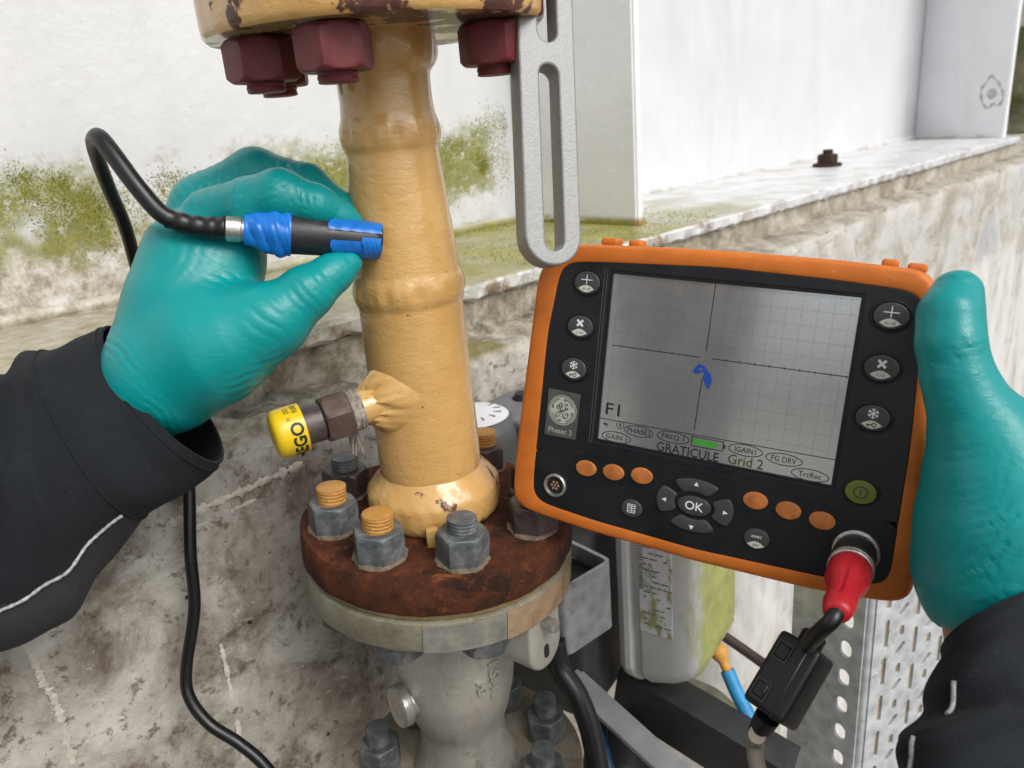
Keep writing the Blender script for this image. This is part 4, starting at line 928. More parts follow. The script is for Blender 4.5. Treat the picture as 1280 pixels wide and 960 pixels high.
# ------------------------------------------------------------------ slotted bracket hanging in front
br = thing('slotted_bracket', 'grey cast bracket arm with long rounded slots hanging at the top centre', 'bracket', P(690, 320, .375))
bt = P(687, 331, .375); bu = P(675, 0, .372) - bt; bu = np.array([bu[0] * 1., bu[1], bu[2]]); bu /= np.linalg.norm(bu)
nb = CAM - P(690, 150, .375); nb = nb / np.linalg.norm(nb) - .30 * _rt * 0 ; side = np.cross(bu, nb); side /= np.linalg.norm(side)
rot = math.radians(25); Fk = frame(np.cross(side, bu) * math.cos(rot) + side * math.sin(rot) * 1.0, side); 
# columns of Fk: x across, y up, z to the viewer
if (Fk[:, 1] @ bu) < 0: Fk[:, 1] *= -1; Fk[:, 0] *= -1
pxs = .375 / FPX
Wb = 63 * pxs / math.cos(rot); out_ = slot(0, .150, Wb, .300, 16)
hs_ = [slot(.0006, .0505 + .0065 * 0, Wb * .46, .0915, 12), slot(.0006, .152, Wb * .46, .0950, 12), slot(.0006, .250, Wb * .46, .0850, 12)]
v, f = holed([out_] + hs_, .0125, .0012, 2); mk('arm', xf(v, Fk, bt), f, m_alu, br, 40)
top_ = bt + Fk[:, 1] * .292
v, f = rbox(.06, .10, .012, .002); mk('mounting_foot', xf(v, np.array([_rt, _fw * 1., [0, 0, 1.]]).T if False else frame((0, 0, 1), (1, 0, 0)), top_ + np.array([0, .04, .006])), f, m_alu, br, 40)

# ------------------------------------------------------------------ actuator, brackets, channel, hoses behind the tester
ac = thing('actuator_housing', 'light grey ribbed housing streaked with green algae under the tester', 'actuator', P(830, 880, .56))
ca = P(822, 700, .575); 
fa = np.array([CAM[0] - ca[0], CAM[1] - ca[1], 0]); fa /= np.linalg.norm(fa); ra = np.array([-fa[1], fa[0], 0])
q = math.radians(24); fa2 = fa * math.cos(q) - ra * math.sin(q); ra2 = np.array([-fa2[1], fa2[0], 0]); AF = np.array([ra2, -fa2, [0, 0, 1.]]).T
zt = ca[2]
def pxw(n): return n * .575 / FPX
hw = pxw(54)
oc = [(-hw, .07), (-hw, -.004), (-hw + .003, -.009), (-hw + .008, -.011), (-hw + .012, -.010), (-hw + .015, -.0065), (-hw + .019, -.0065), (-hw + .022, -.009), (hw - .020, -.009), (hw - .006, -.009), (hw, -.006), (hw + .004, .0), (hw + .004, .07)]
zb = P(830, 903, .575)[2]; zb2 = zb + .010; ztop = P(830, 470, .6)[2]
v, f = [], []
for z, sc_, sh in ((zb - .004, .86, .012), (zb + .006, .97, .004), (zb + .016, 1, 0), (ztop - .005, 1, 0), (ztop, .95, .002)):
    for x, y in oc: v.append((x * sc_, y * sc_ + sh, z + (max(0, x) * .55 if z < zb + .02 else 0)))
n_ = len(oc)
for i in range(4):
    for k in range(n_): f.append((i * n_ + k, i * n_ + (k + 1) % n_, (i + 1) * n_ + (k + 1) % n_, (i + 1) * n_ + k))
f += [tuple(range(n_))[::-1], tuple(4 * n_ + k for k in range(n_))]
AO = np.array([ca[0], ca[1], 0]); m_house = algae_plastic()
hb = mk('housing_body', xf(v, AF, AO), f, m_house, ac, 30)
tl = NT('worn_white_label', .5); tn = tl.noise(60, 7, .7); tl.col(tl.mix(tl.step(tl.noise(42, 6, .7, tl.scale(tl.o, 1, 1, .4)), .55, .63), tl.ramp(tn, (.3, (.60, .62, .64)), (.6, (.72, .73, .75))), (.33, .36, .16)))
zl0, zl1 = zb + .055, zb + .17
v, f = rbox(.026, .0006, zl1 - zl0, 0); lbv = xf(v + [.002, -.0094, (zl0 + zl1) / 2], AF, AO); lb_ = mk('label', lbv, f, tl.m, ac, 0)
g = G()
for k in range(22):
    z = zl1 - .006 - k * .0048; x = -.0095
    while x < .012:
        w_ = random.uniform(.002, .007)
        if random.random() < .55 and x + w_ < .0135: v, f = rbox(w_, .0003, .0011, 0); g.add(xf(v + [x + w_ / 2 + .002, -.00985, z], AF, AO), f)
        x += w_ + .0012
g.mk('label_print', m_lprint, lb_, 0)
g = G(); 
for k in range(30):
    v, f = rbox(.0035, .0003, random.choice((.0006, .001, .0014)), 0); g.add(xf(v + [-.0092, -.00985, zl1 - .012 - k * .0022], AF, AO), f)
g.mk('barcode', m_lprint, lb_, 0)
# round head with a white dial label and a small black terminal box, seen between the pipe and the tester
hd = thing('round_actuator', 'round dark grey actuator head with a white dial label just right of the pipe', 'actuator', P(605, 545, .60))
hc = P(596, 545, .60); v, f = lathe([(.034, -.04), (.034, .0), (.033, .008), (.029, .015), (.020, .019), (.004, .020)], 48); h_ = mk('head', v + hc, f, plain('dark_grey_cast', (.11, .115, .12), .5, .2, .2), hd, 40)
v, f = lathe([(.0265, .0165), (.022, .0192), (.008, .0206), (.001, .0208)], 40); mk('dial_label', v + hc + [0, 0, .0007], f, m_white, h_, 60)
g = G()
for k in range(5):
    a = -1.2 + k * .5; v, f = rbox(.006, .0012, .0006, 0); rz = np.array([[math.cos(a), -math.sin(a), 0], [math.sin(a), math.cos(a), 0], [0, 0, 1]]); g.add(v @ rz.T + hc + [.018 * math.cos(a), .018 * math.sin(a), .0205], f)
g.mk('dial_print', m_lprint, h_, 0)
tb = thing('terminal_box', 'grey terminal box with black cable gland behind the left edge of the tester', 'box', P(655, 560, .62))
v, f = rbox(.085, .06, .07, .005, 3); mk('box_body', xf(v, frame((0, 0, 1), GD), P(668, 548, .64)), f, m_gear, tb, 40)
v, f = rbox(.05, .001, .030, .0004, 1); mk('white_plate', xf(v + [0, -.0306, -.004], frame((0, 0, 1), GD), P(668, 548, .64)), f, m_white, tb, 40)
v, f = lathe([(.010, 0), (.010, .006), (.007, .010), (.006, .012)], 20); mk('cable_gland', xf(v, frame((0, 0, 1)), P(654, 508, .635)), f, m_ctl, tb, 40)
# folded galvanised bracket beside the pale flange
gb = thing('folded_bracket', 'folded galvanised bracket with an open top beside the valve flange', 'bracket', P(735, 840, .50))
q0, q1, q2, q3 = P(703, 738, .492), P(766, 697, .520), P(766, 792, .520), P(703, 838, .492)
upv = np.array([0, 0, 1.]); ea = q1 - q0; ea[2] = 0; Wd = np.linalg.norm(ea); ea /= Wd; eb = np.cross(upv, ea); eb = eb if eb @ (CAM - q0) < 0 else -eb
Hh = .052
def channel_sec(th=.003, r=.006, dep=.045):
    o_ = [(-.0, dep), (-.0, r)] + [(r - r * math.cos(t), r - r * math.sin(t)) for t in np.linspace(0, PI / 2, 6)][1:] + [(Wd - r + r * math.sin(t), r - r * math.cos(t)) for t in np.linspace(0, PI / 2, 6)] + [(Wd, dep)]
    i_ = [(Wd - th, dep)] + [(Wd - r + (r - th) * math.sin(t), r - (r - th) * math.cos(t)) for t in np.linspace(PI / 2, 0, 6)] + [(r - (r - th) * math.cos(t), r - (r - th) * math.sin(t)) for t in np.linspace(PI / 2, 0, 6)] + [(th, dep)]
    return o_ + i_
sec = channel_sec(); n_ = len(sec); v = []
for z in (0, Hh):
    for x, y in sec: v.append((x, y, z - Hh + (.000)))
f = [(k, (k + 1) % n_, n_ + (k + 1) % n_, n_ + k) for k in range(n_)]
half = n_ // 2
for base in (0, n_):
    for k in range(half - 1): f.append((base + k, base + k + 1, base + n_ - 2 - k, base + n_ - 1 - k))
mk('folded_plate', xf(v, np.array([ea, eb, upv]).T, q0), f, m_galv, gb, 30)
v, f = rbox(Wd - .008, .036, .003, .0005); mk('bottom_plate', xf(v + [Wd / 2, .024, -Hh + .003], np.array([ea, eb, upv]).T, q0), f, m_galv, gb, 30)
v, f = rbox(Wd - .009, .030, Hh - .014, .0005); mk('shade_block', xf(v + [Wd / 2, .020, -Hh / 2 - .004], np.array([ea, eb, upv]).T, q0), f, m_ctl, gb, 30)  # black block added so the inside of the open bracket looks shaded
v, f = hexnut(.0075, .007); mk('bolt_head', xf(v, frame(-eb), q0 + ea * Wd * .62 + eb * .038 - upv * .012), f, m_dark, gb, 30)
gx_ = thing('dark_backing', 'dark block added for the shaded space behind the folded bracket', 'dark_backing', P(720, 800, .60))  # dark block added to stand for the shade behind and under the bracket
v, f = rbox(.11, .09, .16, .008, 3); mk('backing_body', xf(v, np.array([ra2, -fa2, [0, 0, 1.]]).T, P(690, 742, .665)), f, plain('black_backing', (.05, .052, .052), .6, .1, .3), gx_, 40)
v, f = lathe([(.03, 0), (.03, .05), (.026, .055)], 32); mk('backing_drum', xf(v, frame(fa), P(775, 930, .66)), f, m_ctl, gx_, 40)
# steel angle and dark rail running away under the housing
an = thing('steel_angle', 'pale grey steel angle running diagonally under the grey housing', 'angle bar', P(820, 905, .55))
def bar(p0, p1, w_, h_, upd=(0, 0, 1), bev=.0015):
    p0, p1 = np.asarray(p0), np.asarray(p1); d = p1 - p0; Ln = np.linalg.norm(d); F_ = frame(np.asarray(upd, float) - d * (np.asarray(upd) @ d) / Ln ** 2, d); v, f = rbox(Ln, w_, h_, bev); return xf(v, F_, (p0 + p1) / 2), f
v, f = bar(P(722, 852, .57), P(905, 1020, .50), .004, .024); mk('upright_leg', v, f, m_angle, an, 30)
av = P(905, 1020, .50) - P(722, 852, .57); ah = np.cross(av, (0, 0, 1)); ah /= np.linalg.norm(ah); ah = ah if ah @ _fw > 0 else -ah; ao = ah * .009 + np.array([0, 0, .0108])
v, f = bar(P(722, 852, .57) + ao, P(905, 1020, .50) + ao, .018, .004); mk('flat_leg', v, f, m_angle, an, 30)
ra_ = thing('black_rail', 'dark rail lying behind the pale steel angle', 'rail', P(860, 890, .62))
v, f = bar(P(780, 850, .66), P(985, 975, .58), .03, .045); mk('rail_body', v, f, plain('dark_rail_paint', (.022, .023, .024), .55, 0, .3), ra_, 30)
# perforated galvanised channel
chn = thing('perforated_channel', 'galvanised strut channel with rows of punched slots below the right glove', 'channel', P(1080, 960, .56))
kc = P(1090, 760, .56); u_ = np.array([kc[0], kc[1], 0]) - np.array([CAM[0], CAM[1], 0]); u_ /= np.linalg.norm(u_); w_ = np.array([u_[1], -u_[0], 0])
dirA = (-w_ * .86 + u_ * .51); dirB = (w_ * .66 + u_ * .75)
zt_ = kc[2] + .045; zb_ = kc[2] - .30
WA, WB = .066, .085
def face_plate(name, dirx, W, holes):
    oc_ = [(.004, zb_), (W, zb_), (W, zt_), (.004, zt_)]
    v, f = holed([oc_] + holes, .0025, .0004, 1); nx = np.cross(dirx, (0, 0, 1)); F_ = np.array([dirx, [0, 0, 1.], nx]).T; return mk(name, xf(v, F_, (kc[0], kc[1], 0)), f, m_galv2, chn, 30)
hA = [slot(.0175, kc[2] - .020 - .0264 * k, .0105, .0150, 6) for k in range(-2, 11)]
face_plate('side_flange', dirA, WA, hA)
hB = []
for k in range(-2, 9):
    z = kc[2] - .028 - .0345 * k
    hB += [slot(.016, z, .0048, .026, 5), slot(.031, z - .002, .0055, .0105, 5), slot(.016, z - .0255 + .004, .0048, .011, 5, -.75) if False else slot(.031, z - .0175, .0048, .0125, 5, -.75), slot(.046, z - .016, .0048, .026, 5), slot(.0605, z - .004, .0048, .0125, 5, -.75), slot(.0605, z - .019, .0055, .0105, 5), slot(.074, z, .0048, .026, 5)]
face_plate('web_plate', dirB, WB, hB)
bend = []; v, f = [], []
for z in (zb_, zt_):
    for k in range(9):
        t = k / 8; p_ = (dirA * .0042 * (1 - t) ** 2 + dirB * .0042 * t ** 2); v.append((kc[0] + p_[0], kc[1] + p_[1], z))
    for k in range(9):
        t = k / 8; p_ = (dirA * .0042 * (1 - t) ** 2 + dirB * .0042 * t ** 2) + (dirA + dirB) * .0022; v.append((kc[0] + p_[0], kc[1] + p_[1], z))
for k in range(8): f += [(k, k + 1, 18 + k + 1, 18 + k), (9 + k, 9 + k + 1, 27 + k + 1, 27 + k), (k, k + 1, 10 + k, 9 + k), (18 + k, 19 + k, 28 + k, 27 + k)]
mk('bend', v, f, m_galv2, chn, 60)
lip = kc + dirA * (WA - .001); v, f = bar(np.array([*lip[:2], zb_]) + u_ * .008, np.array([*lip[:2], zt_]) + u_ * .008, .0025, .016, u_); mk('return_lip', v, f, m_galv2, chn, 30)
# pale post seen through the slots
po = thing('timber_post', 'pale yellow timber post behind the perforated channel', 'post', P(1110, 960, .80))
v, f = bar(np.array([*P(1130, 840, .80)[:2], .25]), np.array([*P(1130, 840, .80)[:2], 1.20]), .07, .15, u_); mk('post_body', v, f, plain('pale_timber', (.62, .46, .24), .8, 0, .2, 30, .2), po, 30)
def cable(name, label, cat, pts, r, m, n=16):
    p = spline(pts, 10); v, f = tube(p, r, n); o = mk(name, v, f, m, None, 60, p[0]); return tag(o, label, cat)
cable('power_cable', 'thick black cable hanging down from the folded bracket', 'cable', [P(693, 800, .505), P(700, 835, .505), P(722, 870, .50), P(740, 920, .495), P(750, 985, .49), P(752, 1060, .49)], .0072, m_cable)
cable('blue_cable', 'blue cable beside the thick black cable at the bottom edge', 'cable', [P(765, 880, .57), P(752, 910, .55), P(757, 950, .53), P(778, 1010, .52)], .0045, plain('navy_blue_cable', (.02, .075, .19), .45, 0, .2))
cable('brown_cable', 'thin brown cable between the grey housing and the ferrite block', 'cable', [P(880, 780, .72), P(905, 795, .70), P(955, 830, .68), P(1010, 870, .66)], .0046, m_brn)
cable('olive_hose', 'olive grey hose curving behind the blue hose', 'hose', [P(830, 850, .70), P(865, 858, .70), P(900, 876, .69), P(930, 915, .68), P(955, 985, .66)], .0072, m_hose)
bh = thing('blue_hose', 'bright blue hose with an orange taped end below the green housing side', 'hose', P(920, 860, .62))
hp = spline([P(909, 838, .62), P(922, 868, .615), P(938, 900, .61), P(960, 960, .60)], 10); v, f = tube(hp, .0058, 16); mk('hose', v, f, m_blue, bh, 60)
hp = spline([P(893, 806, .625), P(900, 818, .623), P(909, 838, .62)], 8); v, f = tube(hp, .006, 16, True, [.004 + .0035 * math.sin(PI * min(1, i / 12)) for i in range(len(hp))]); mk('taped_end', v, f, m_ora, bh, 60)
hp = spline([P(907, 832, .619), P(910, 838, .618), P(905, 842, .617)], 4); v, f = tube(hp, .0012, 8); mk('cable_tie', v, f, m_lbl, bh, 60)
# ------------------------------------------------------------------ probe and its cable
pbt = thing('eddy_current_probe', 'black pencil probe wrapped in blue tape pressed against the ochre pipe', 'probe', P(476, 300, .412))
T_ = P(477, 301, .3925); Rr = P(311, 288, .374); px_v = Rr - T_; PLn = np.linalg.norm(px_v); px_v /= PLn; Fq = frame(px_v, CAM - T_)
def pf(px): return (477 - px) / (477 - 311) * PLn
def pl_(prof, n=40, rfun=None, cap=True): v, f = lathe(prof, n, cap, rfun); return xf(v, Fq, T_), f
v, f = pl_([(.0066, 0), (.0080, .0012), (.0087, .004), (.0092, pf(430)), (.0098, pf(390)), (.0102, pf(345)), (.0095, pf(330))]); mk('shaft', v, f, plain('scuffed_black_sleeve', (.016, .016, .019), .42, 0, .4, 90, .25), pbt, 40)
def patch(a0, a1, z0, z1, r0, r1, nz=16, na_=18, amp=.0002):
    v, f = [], []
    for i in range(nz):
        t = i / (nz - 1)
        for k in range(na_):
            a = a0 + (a1 - a0) * k / (na_ - 1); z = z0 + (z1 - z0) * t + .0006 * math.sin(k * .9) * (1 if i in (0, nz - 1) else 0); r = r0 + (r1 - r0) * t + amp * math.sin(i * 1.7 + k * .8)
            v.append((r * math.cos(a), r * math.sin(a), z))
    for i in range(nz - 1):
        for k in range(na_ - 1): f.append((i * na_ + k, i * na_ + k + 1, (i + 1) * na_ + k + 1, (i + 1) * na_ + k))
    return xf(np.array(v), Fq, T_), f
# angle 0 faces the viewer; find which sign is up
upsign = 1 if Fq[:, 1][2] > 0 else -1
mk('tape_strip', *patch(upsign * .38, upsign * 2.6, .0006, pf(408), .0088, .0101), m_tape, pbt, 60)
mk('tape_strip', *patch(-upsign * .12, -upsign * 2.4, .0010, pf(411), .0089, .0101), m_tape, pbt, 60)
mk('tape_strip', *patch(upsign * .10, -upsign * 1.8, .0008, pf(450), .0092, .0101), m_tape, pbt, 60)
def crk(a, r, z):
    e = min(1, max(0, min((z - pf(362)) / .002, (pf(308) - z) / .002)))
    return r + e * (.0008 * math.sin(2 * a + z * 330) * math.sin(3 * a - z * 420 + 1) - .0006 * abs(math.sin(2.0 * a - z * 520)) ** 6)
v, f = pl_([(.0112 - .0043 * max(0, t - .55) / .45 + .0006 * math.sin(t * 7), pf(362) + (pf(306) - pf(362)) * t) for t in np.linspace(0, 1, 46)], 72, crk); mk('tape_wrap', v, f, m_tape, pbt, 70)
v, f = pl_([(.0060, pf(312)), (.0063, pf(309)), (.0056, pf(306)), (.0056, pf(303)), (.0062, pf(302)), (.0062, pf(285)), (.0057, pf(284))]); mk('ferrule', v, f, m_ssd, pbt, 30)
rear = T_ + px_v * pf(285)
sr = spline([rear, P(262, 285, .370), P(236, 281, .368), P(210, 273, .366)], 8); v, f = tube(sr, .005, 18, True, [.0058 - .0013 * i / len(sr) + .0003 * math.sin(i * 1.1) for i in range(len(sr))]); mk('strain_relief', v, f, m_cable, pbt, 50)
cp = [P(214, 275, .3665), P(196, 262, .365), P(168, 229, .363), P(140, 191, .363), P(124, 172, .366), P(117, 176, .376), P(122, 198, .392), P(138, 240, .415), P(157, 285, .438), P(175, 350, .462), P(205, 450, .475), P(228, 540, .475), P(236, 610, .470), P(238, 690, .47), P(243, 760, .475), P(233, 835, .48), P(237, 872, .48), P(262, 905, .48), P(300, 930, .48), P(335, 962, .48), P(380, 1030, .48), P(430, 1150, .48)]
cps = spline(cp, 14); v, f = tube(cps, .0037, 16, True, [.0043 if i < 60 else .0037 for i in range(len(cps))]); mk('cable', v, f, m_cable, pbt, 60)

# ------------------------------------------------------------------ the person holding probe and tester
pe = thing('person', 'person in black jacket and teal gloves holding the probe and the tester', 'person', (-.335, -.10, 0))
def B(x, y, d, r): return P(x, y, d), r * d / FPX
def chain(X, D_, nodes, k, wr=0., lam=.006, ph=0.):
    for (a, ra), (b, rb) in zip(nodes, nodes[1:]):
        d, s = cone(X, a, b, ra, rb)
        if wr: d = d + wr * np.sin(2 * PI * s / lam + ph + 40 * (X[0] - X[2]) + 2.5 * np.sin(s * 130 + ph)) * (.45 + .55 * np.sin(s * 75 + ph * 3 + 60 * X[0])) * np.clip(1 - d / .01, 0, 1)
        D_ = smin(D_, d, k)
    return D_
def left_glove(X):
    B = lambda x, y, d, r: (P(x, y, d - .013), r * (d - .013) / FPX)
    big = np.float32(1.)
    palm = np.full((1, 1, 1), big, np.float32)
    # hand mass
    palm = chain(X, palm, [B(170, 510, .402, 50), B(207, 455, .404, 66), B(237, 385, .408, 72), B(250, 330, .414, 66)], .010)
    palm = chain(X, palm, [B(216, 326, .430, 32), B(258, 262, .432, 39), B(316, 224, .432, 35)], .010)
    palm = chain(X, palm, [B(204, 400, .428, 38), B(208, 320, .432, 28)], .010)
    palm = chain(X, palm, [B(250, 330, .412, 66), B(278, 300, .412, 48)], .008)
    palm = chain(X, palm, [B(268, 370, .408, 50), B(283, 332, .408, 44)], .012)
    # thenar
    palm = chain(X, palm, [B(214, 474, .400, 66), B(266, 434, .396, 68), B(318, 408, .393, 52)], .010)
    D_ = palm
    # crease folds of the web
    th = chain(X, np.full((1, 1, 1), big, np.float32), [B(300, 420, .392, 50), B(345, 398, .391, 41), B(384, 365, .393, 32), B(417, 341, .398, 23), B(437, 329, .4005, 16)], .005, .00015, .0068, .6)
    D_ = smin(D_, th, .008)
    mid = chain(X, np.full((1, 1, 1), big, np.float32), [B(262, 262, .434, 36), B(320, 217, .432, 30), B(384, 230, .424, 24), B(428, 260, .420, 18), B(442, 273, .418, 13)], .004, .00012, .0075, 2.)
    D_ = smin(D_, mid, .004)
    idx = chain(X, np.full((1, 1, 1), big, np.float32), [B(268, 275, .410, 40), B(316, 258, .398, 35), B(350, 246, .393, 33), B(395, 257, .395, 25), B(428, 272, .402, 18), B(442, 279, .404, 13)], .004, .00015, .0066, 1.)
    D_ = smin(D_, idx, .0025)
    # ring and little finger curled behind
    D_ = smin(D_, chain(X, np.full((1, 1, 1), big, np.float32), [B(250, 285, .448, 32), B(300, 258, .456, 28), B(306, 290, .452, 24), B(270, 310, .444, 22)], .005), .006)
    D_ = smin(D_, chain(X, np.full((1, 1, 1), big, np.float32), [B(240, 310, .456, 28), B(262, 292, .468, 25), B(268, 318, .462, 22), B(240, 330, .452, 20)], .005), .006)
    # stretched creases: web between thumb and index, wrist and back of the hand
    c0 = [X[k] - np.float32(CAM[k]) for k in range(3)]; cc = [c0[0] * np.float32(M[0, k]) + c0[1] * np.float32(M[1, k]) + c0[2] * np.float32(M[2, k]) for k in range(3)]
    U = CX + FPX * cc[0] / cc[2]; V = CY + FPX * cc[1] / cc[2]
    # stretched creases of the thin rubber: x, y, direction across the creases, spacing, depth, reach across, reach along
    for (x, y, ang, lam, amp, rq, rc) in ((278, 348, 118, 10, .00055, 26, 42), (385, 366, -42, 11, .0008, 42, 22), (428, 344, -40, 8, .0006, 14, 16), (310, 480, 74, 9, .0009, 17, 30), (345, 448, 60, 8, .0006, 12, 22), (150, 440, -48, 11, .0009, 14, 40), (250, 228, -30, 12, .0009, 48, 17), (381, 252, 8, 9, .0010, 24, 24), (420, 266, 25, 8, .0006, 14, 16), (345, 236, 60, 10, .0008, 12, 26), (302, 245, 12, 9, .0010, 16, 26), (360, 207, -20, 12, .0008, 20, 13), (320, 330, 100, 9, .0007, 18, 16), (240, 300, 20, 16, .0005, 30, 40), (335, 400, -55, 16, .0006, 30, 34), (200, 520, -40, 10, .0007, 14, 40)):
        a = math.radians(ang); du, dv = U - x, V - y; q = du * math.cos(a) + dv * math.sin(a); r = -du * math.sin(a) + dv * math.cos(a)
        g_ = np.exp(-(q / rq) ** 2 - (r / rc) ** 2)
        D_ = D_ + amp * (np.exp(-(np.sin(PI * (q + .010 * r * r / 3 + 2.2 * np.sin(r / 9. + x)) / lam) / .42) ** 2) - .35) * g_
    return D_
pts_ = np.array([P(x, y, d) for x in (60, 470) for y in (165, 600) for d in (.335, .475)])
v, f = surf(left_glove, pts_.min(0), pts_.max(0), .0011, 2); mk('glove', v, f, m_glove, pe, 0)
def right_glove(X):
    big = np.float32(1.); e = lambda: np.full((1, 1, 1), big, np.float32)
    D_ = chain(X, e(), [B(1194, 366, .302, 28), B(1187, 393, .299, 35), B(1188, 428, .298, 38), B(1197, 472, .298, 40), B(1210, 505, .298, 45), B(1231, 548, .299, 64), B(1252, 602, .300, 89), B(1268, 660, .302, 113), B(1272, 720, .304, 117), B(1277, 788, .304, 89), B(1304, 880, .303, 78)], .004, .00005, .0085, .4)
    D_ = smin(D_, chain(X, e(), [B(1203, 366, .302, 22), B(1203, 410, .302, 25)], .004), .004)
    D_ = smin(D_, chain(X, e(), [B(1290, 680, .318, 70), B(1400, 740, .345, 90), B(1340, 750, .32, 90)], .015), .02)
    for y, L_f in ((-6, 50), (-25, 40), (-44, 44), (-62, 58)):
        nodes = [(D((128, y * .6 - 52, -34)), .014), (D((112, y - 8, -56)), .0115), (D((100, y, -66)), .0105), (D((L_f + 14, y + 1, -62)), .0095), (D((L_f, y + 1, -59)), .008)]
        D_ = smin(D_, chain(X, e(), nodes, .004), .006)
    c0 = [X[k] - np.float32(CAM[k]) for k in range(3)]; cc = [c0[0] * np.float32(M[0, k]) + c0[1] * np.float32(M[1, k]) + c0[2] * np.float32(M[2, k]) for k in range(3)]
    U = CX + FPX * cc[0] / np.maximum(cc[2], .05); V = CY + FPX * cc[1] / np.maximum(cc[2], .05)
    for (x, y, ang, lam, amp, rq, rc) in ((1208, 436, 78, 11, .0013, 15, 22), (1170, 455, 98, 10, .0009, 13, 30), (1222, 470, 62, 10, .0010, 16, 24), (1180, 500, 92, 13, .0005, 14, 34), (1250, 520, 55, 11, .0009, 18, 26), (1215, 562, 82, 12, .0009, 13, 48), (1265, 590, 70, 10, .0010, 20, 30), (1215, 618, 80, 13, .0006, 16, 50), (1250, 652, 66, 14, .0012, 22, 44), (1180, 690, 40, 18, .0006, 26, 40), (1235, 700, 56, 16, .0014, 22, 56), (1250, 745, 60, 12, .0010, 14, 40), (1185, 770, 25, 14, .0008, 20, 36), (1190, 348, 80, 9, .0006, 9, 22), (1165, 400, 10, 14, .0004, 16, 24), (1270, 640, -30, 12, .0008, 14, 16)):
        a = math.radians(ang); du, dv = U - x, V - y; q = du * math.cos(a) + dv * math.sin(a); r = -du * math.sin(a) + dv * math.cos(a)
        g_ = np.exp(-(q / rq) ** 2 - (r / rc) ** 2)
        D_ = D_ + amp * (np.exp(-(np.sin(PI * (q + .010 * r * r / 3 + 1.0 * np.sin(r / 17. + x)) / lam) / .50) ** 2) - .4) * g_ * .85
    # the cuff of the glove ends on the wrist
    c = P(1226, 752, .303).astype(np.float32); t = (P(1286, 834, .301) - P(1226, 752, .303)).astype(np.float32); t /= np.linalg.norm(t)
    return np.maximum(D_, (X[0] - c[0]) * t[0] + (X[1] - c[1]) * t[1] + (X[2] - c[2]) * t[2])
pts_ = np.array([P(x, y, d) for x in (1120, 1420) for y in (320, 900) for d in (.24, .36)] + [D((40, 40, -80)), D((40, -60, -80)), D((170, 40, -80))])
v, f = surf(right_glove, pts_.min(0), pts_.max(0), .0013, 2); mk('glove', v, f, m_glove, pe, 0)
# sleeves as rings: centre, long half axis, near-side half axis
def ringpt(C, A, Bv):
    c = P(*C); a = P(C[0] + A[0], C[1] + A[1], C[2] + A[2]) - c; b = P(C[0] + Bv[0], C[1] + Bv[1], C[2] + Bv[2]) - c; return c, a, b
def sleeve(rings, nu=72, nv=18, amp=.0016, seed=0., thick=.0016):
    R = [np.concatenate(ringpt(*r)) for r in rings]; S = []
    R = np.array(R); p = np.vstack([2 * R[0] - R[1], R, 2 * R[-1] - R[-2]])
    for i in range(1, len(p) - 2):
        for t in np.linspace(0, 1, nv, endpoint=False):
            S.append(.5 * ((2 * p[i]) + (-p[i - 1] + p[i + 1]) * t + (2 * p[i - 1] - 5 * p[i] + 4 * p[i + 1] - p[i + 2]) * t * t + (-p[i - 1] + 3 * p[i] - 3 * p[i + 1] + p[i + 2]) * t ** 3))
    S.append(R[-1]); S = np.array(S); n = len(S); v, f, grid = [], [], []
    def pos(s, u, i, k_):
        c, a, b = S[i][:3], S[i][3:6], S[i][6:9]; q = a * math.cos(u) + b * math.sin(u); L_ = np.linalg.norm(q)
        e = min(1, i / (nv * .7)); e = e + .9 * min(1, max(0, (i - nv * 2.2) / nv)); w_ = amp * e * (math.sin(i * .20 + 2.6 * math.sin(u + seed) + seed) + .8 * math.sin(i * .12 - 3 * u + seed * 2) + .35 * math.sin(i * .33 + 4 * u + 2 * math.sin(i * .1))) + .0003 * math.sin(6 * u + seed + i * .2)
        return c + q * (1 + (w_ - k_) / L_)
    for i in range(n):
        for k in range(nu): v.append(pos(S, 2 * PI * k / nu, i, 0))
    for i in range(n - 1):
        for k in range(nu): f.append((i * nu + k, i * nu + (k + 1) % nu, (i + 1) * nu + (k + 1) % nu, (i + 1) * nu + k))
    ni = int(nv * 1.6); base = len(v)
    for i in range(ni):
        for k in range(nu): v.append(pos(S, 2 * PI * k / nu, i, thick))
    for i in range(ni - 1):
        for k in range(nu): f.append((base + i * nu + k, base + (i + 1) * nu + k, base + (i + 1) * nu + (k + 1) % nu, base + i * nu + (k + 1) % nu))
    rim = [(k, base + k, base + (k + 1) % nu, (k + 1) % nu) for k in range(nu)]; f += rim
    return np.array(v), f, S, (n, nu), pos
EL = np.array([-.47, .08, 1.17]); 
def pxof(p):
    c = M.T @ (np.asarray(p) - CAM); return np.array([CX + FPX * c[0] / c[2], CY + FPX * c[1] / c[2], c[2]])
LR = [((204, 492, .401), (74, 83, 0), (-24, 22, -.036)), ((165, 519, .398), (69, 96, 0), (-30, 20, -.042)), ((122, 540, .394), (64, 101, 0), (-34, 18, -.046)), ((84, 572, .388), (62, 124, 0), (-32, 14, -.048)), ((30, 612, .378), (50, 150, 0), (-30, 12, -.050)), ((-70, 668, .362), (45, 168, 0), (-28, 10, -.052)), ((-260, 760, .33), (40, 185, 0), (-20, 10, -.055)), ((-620, 900, .27), (40, 210, 0), (-20, 10, -.056))]
v, f, S, (n, nu), pos = sleeve(LR, 96, 16, .0015, .3)
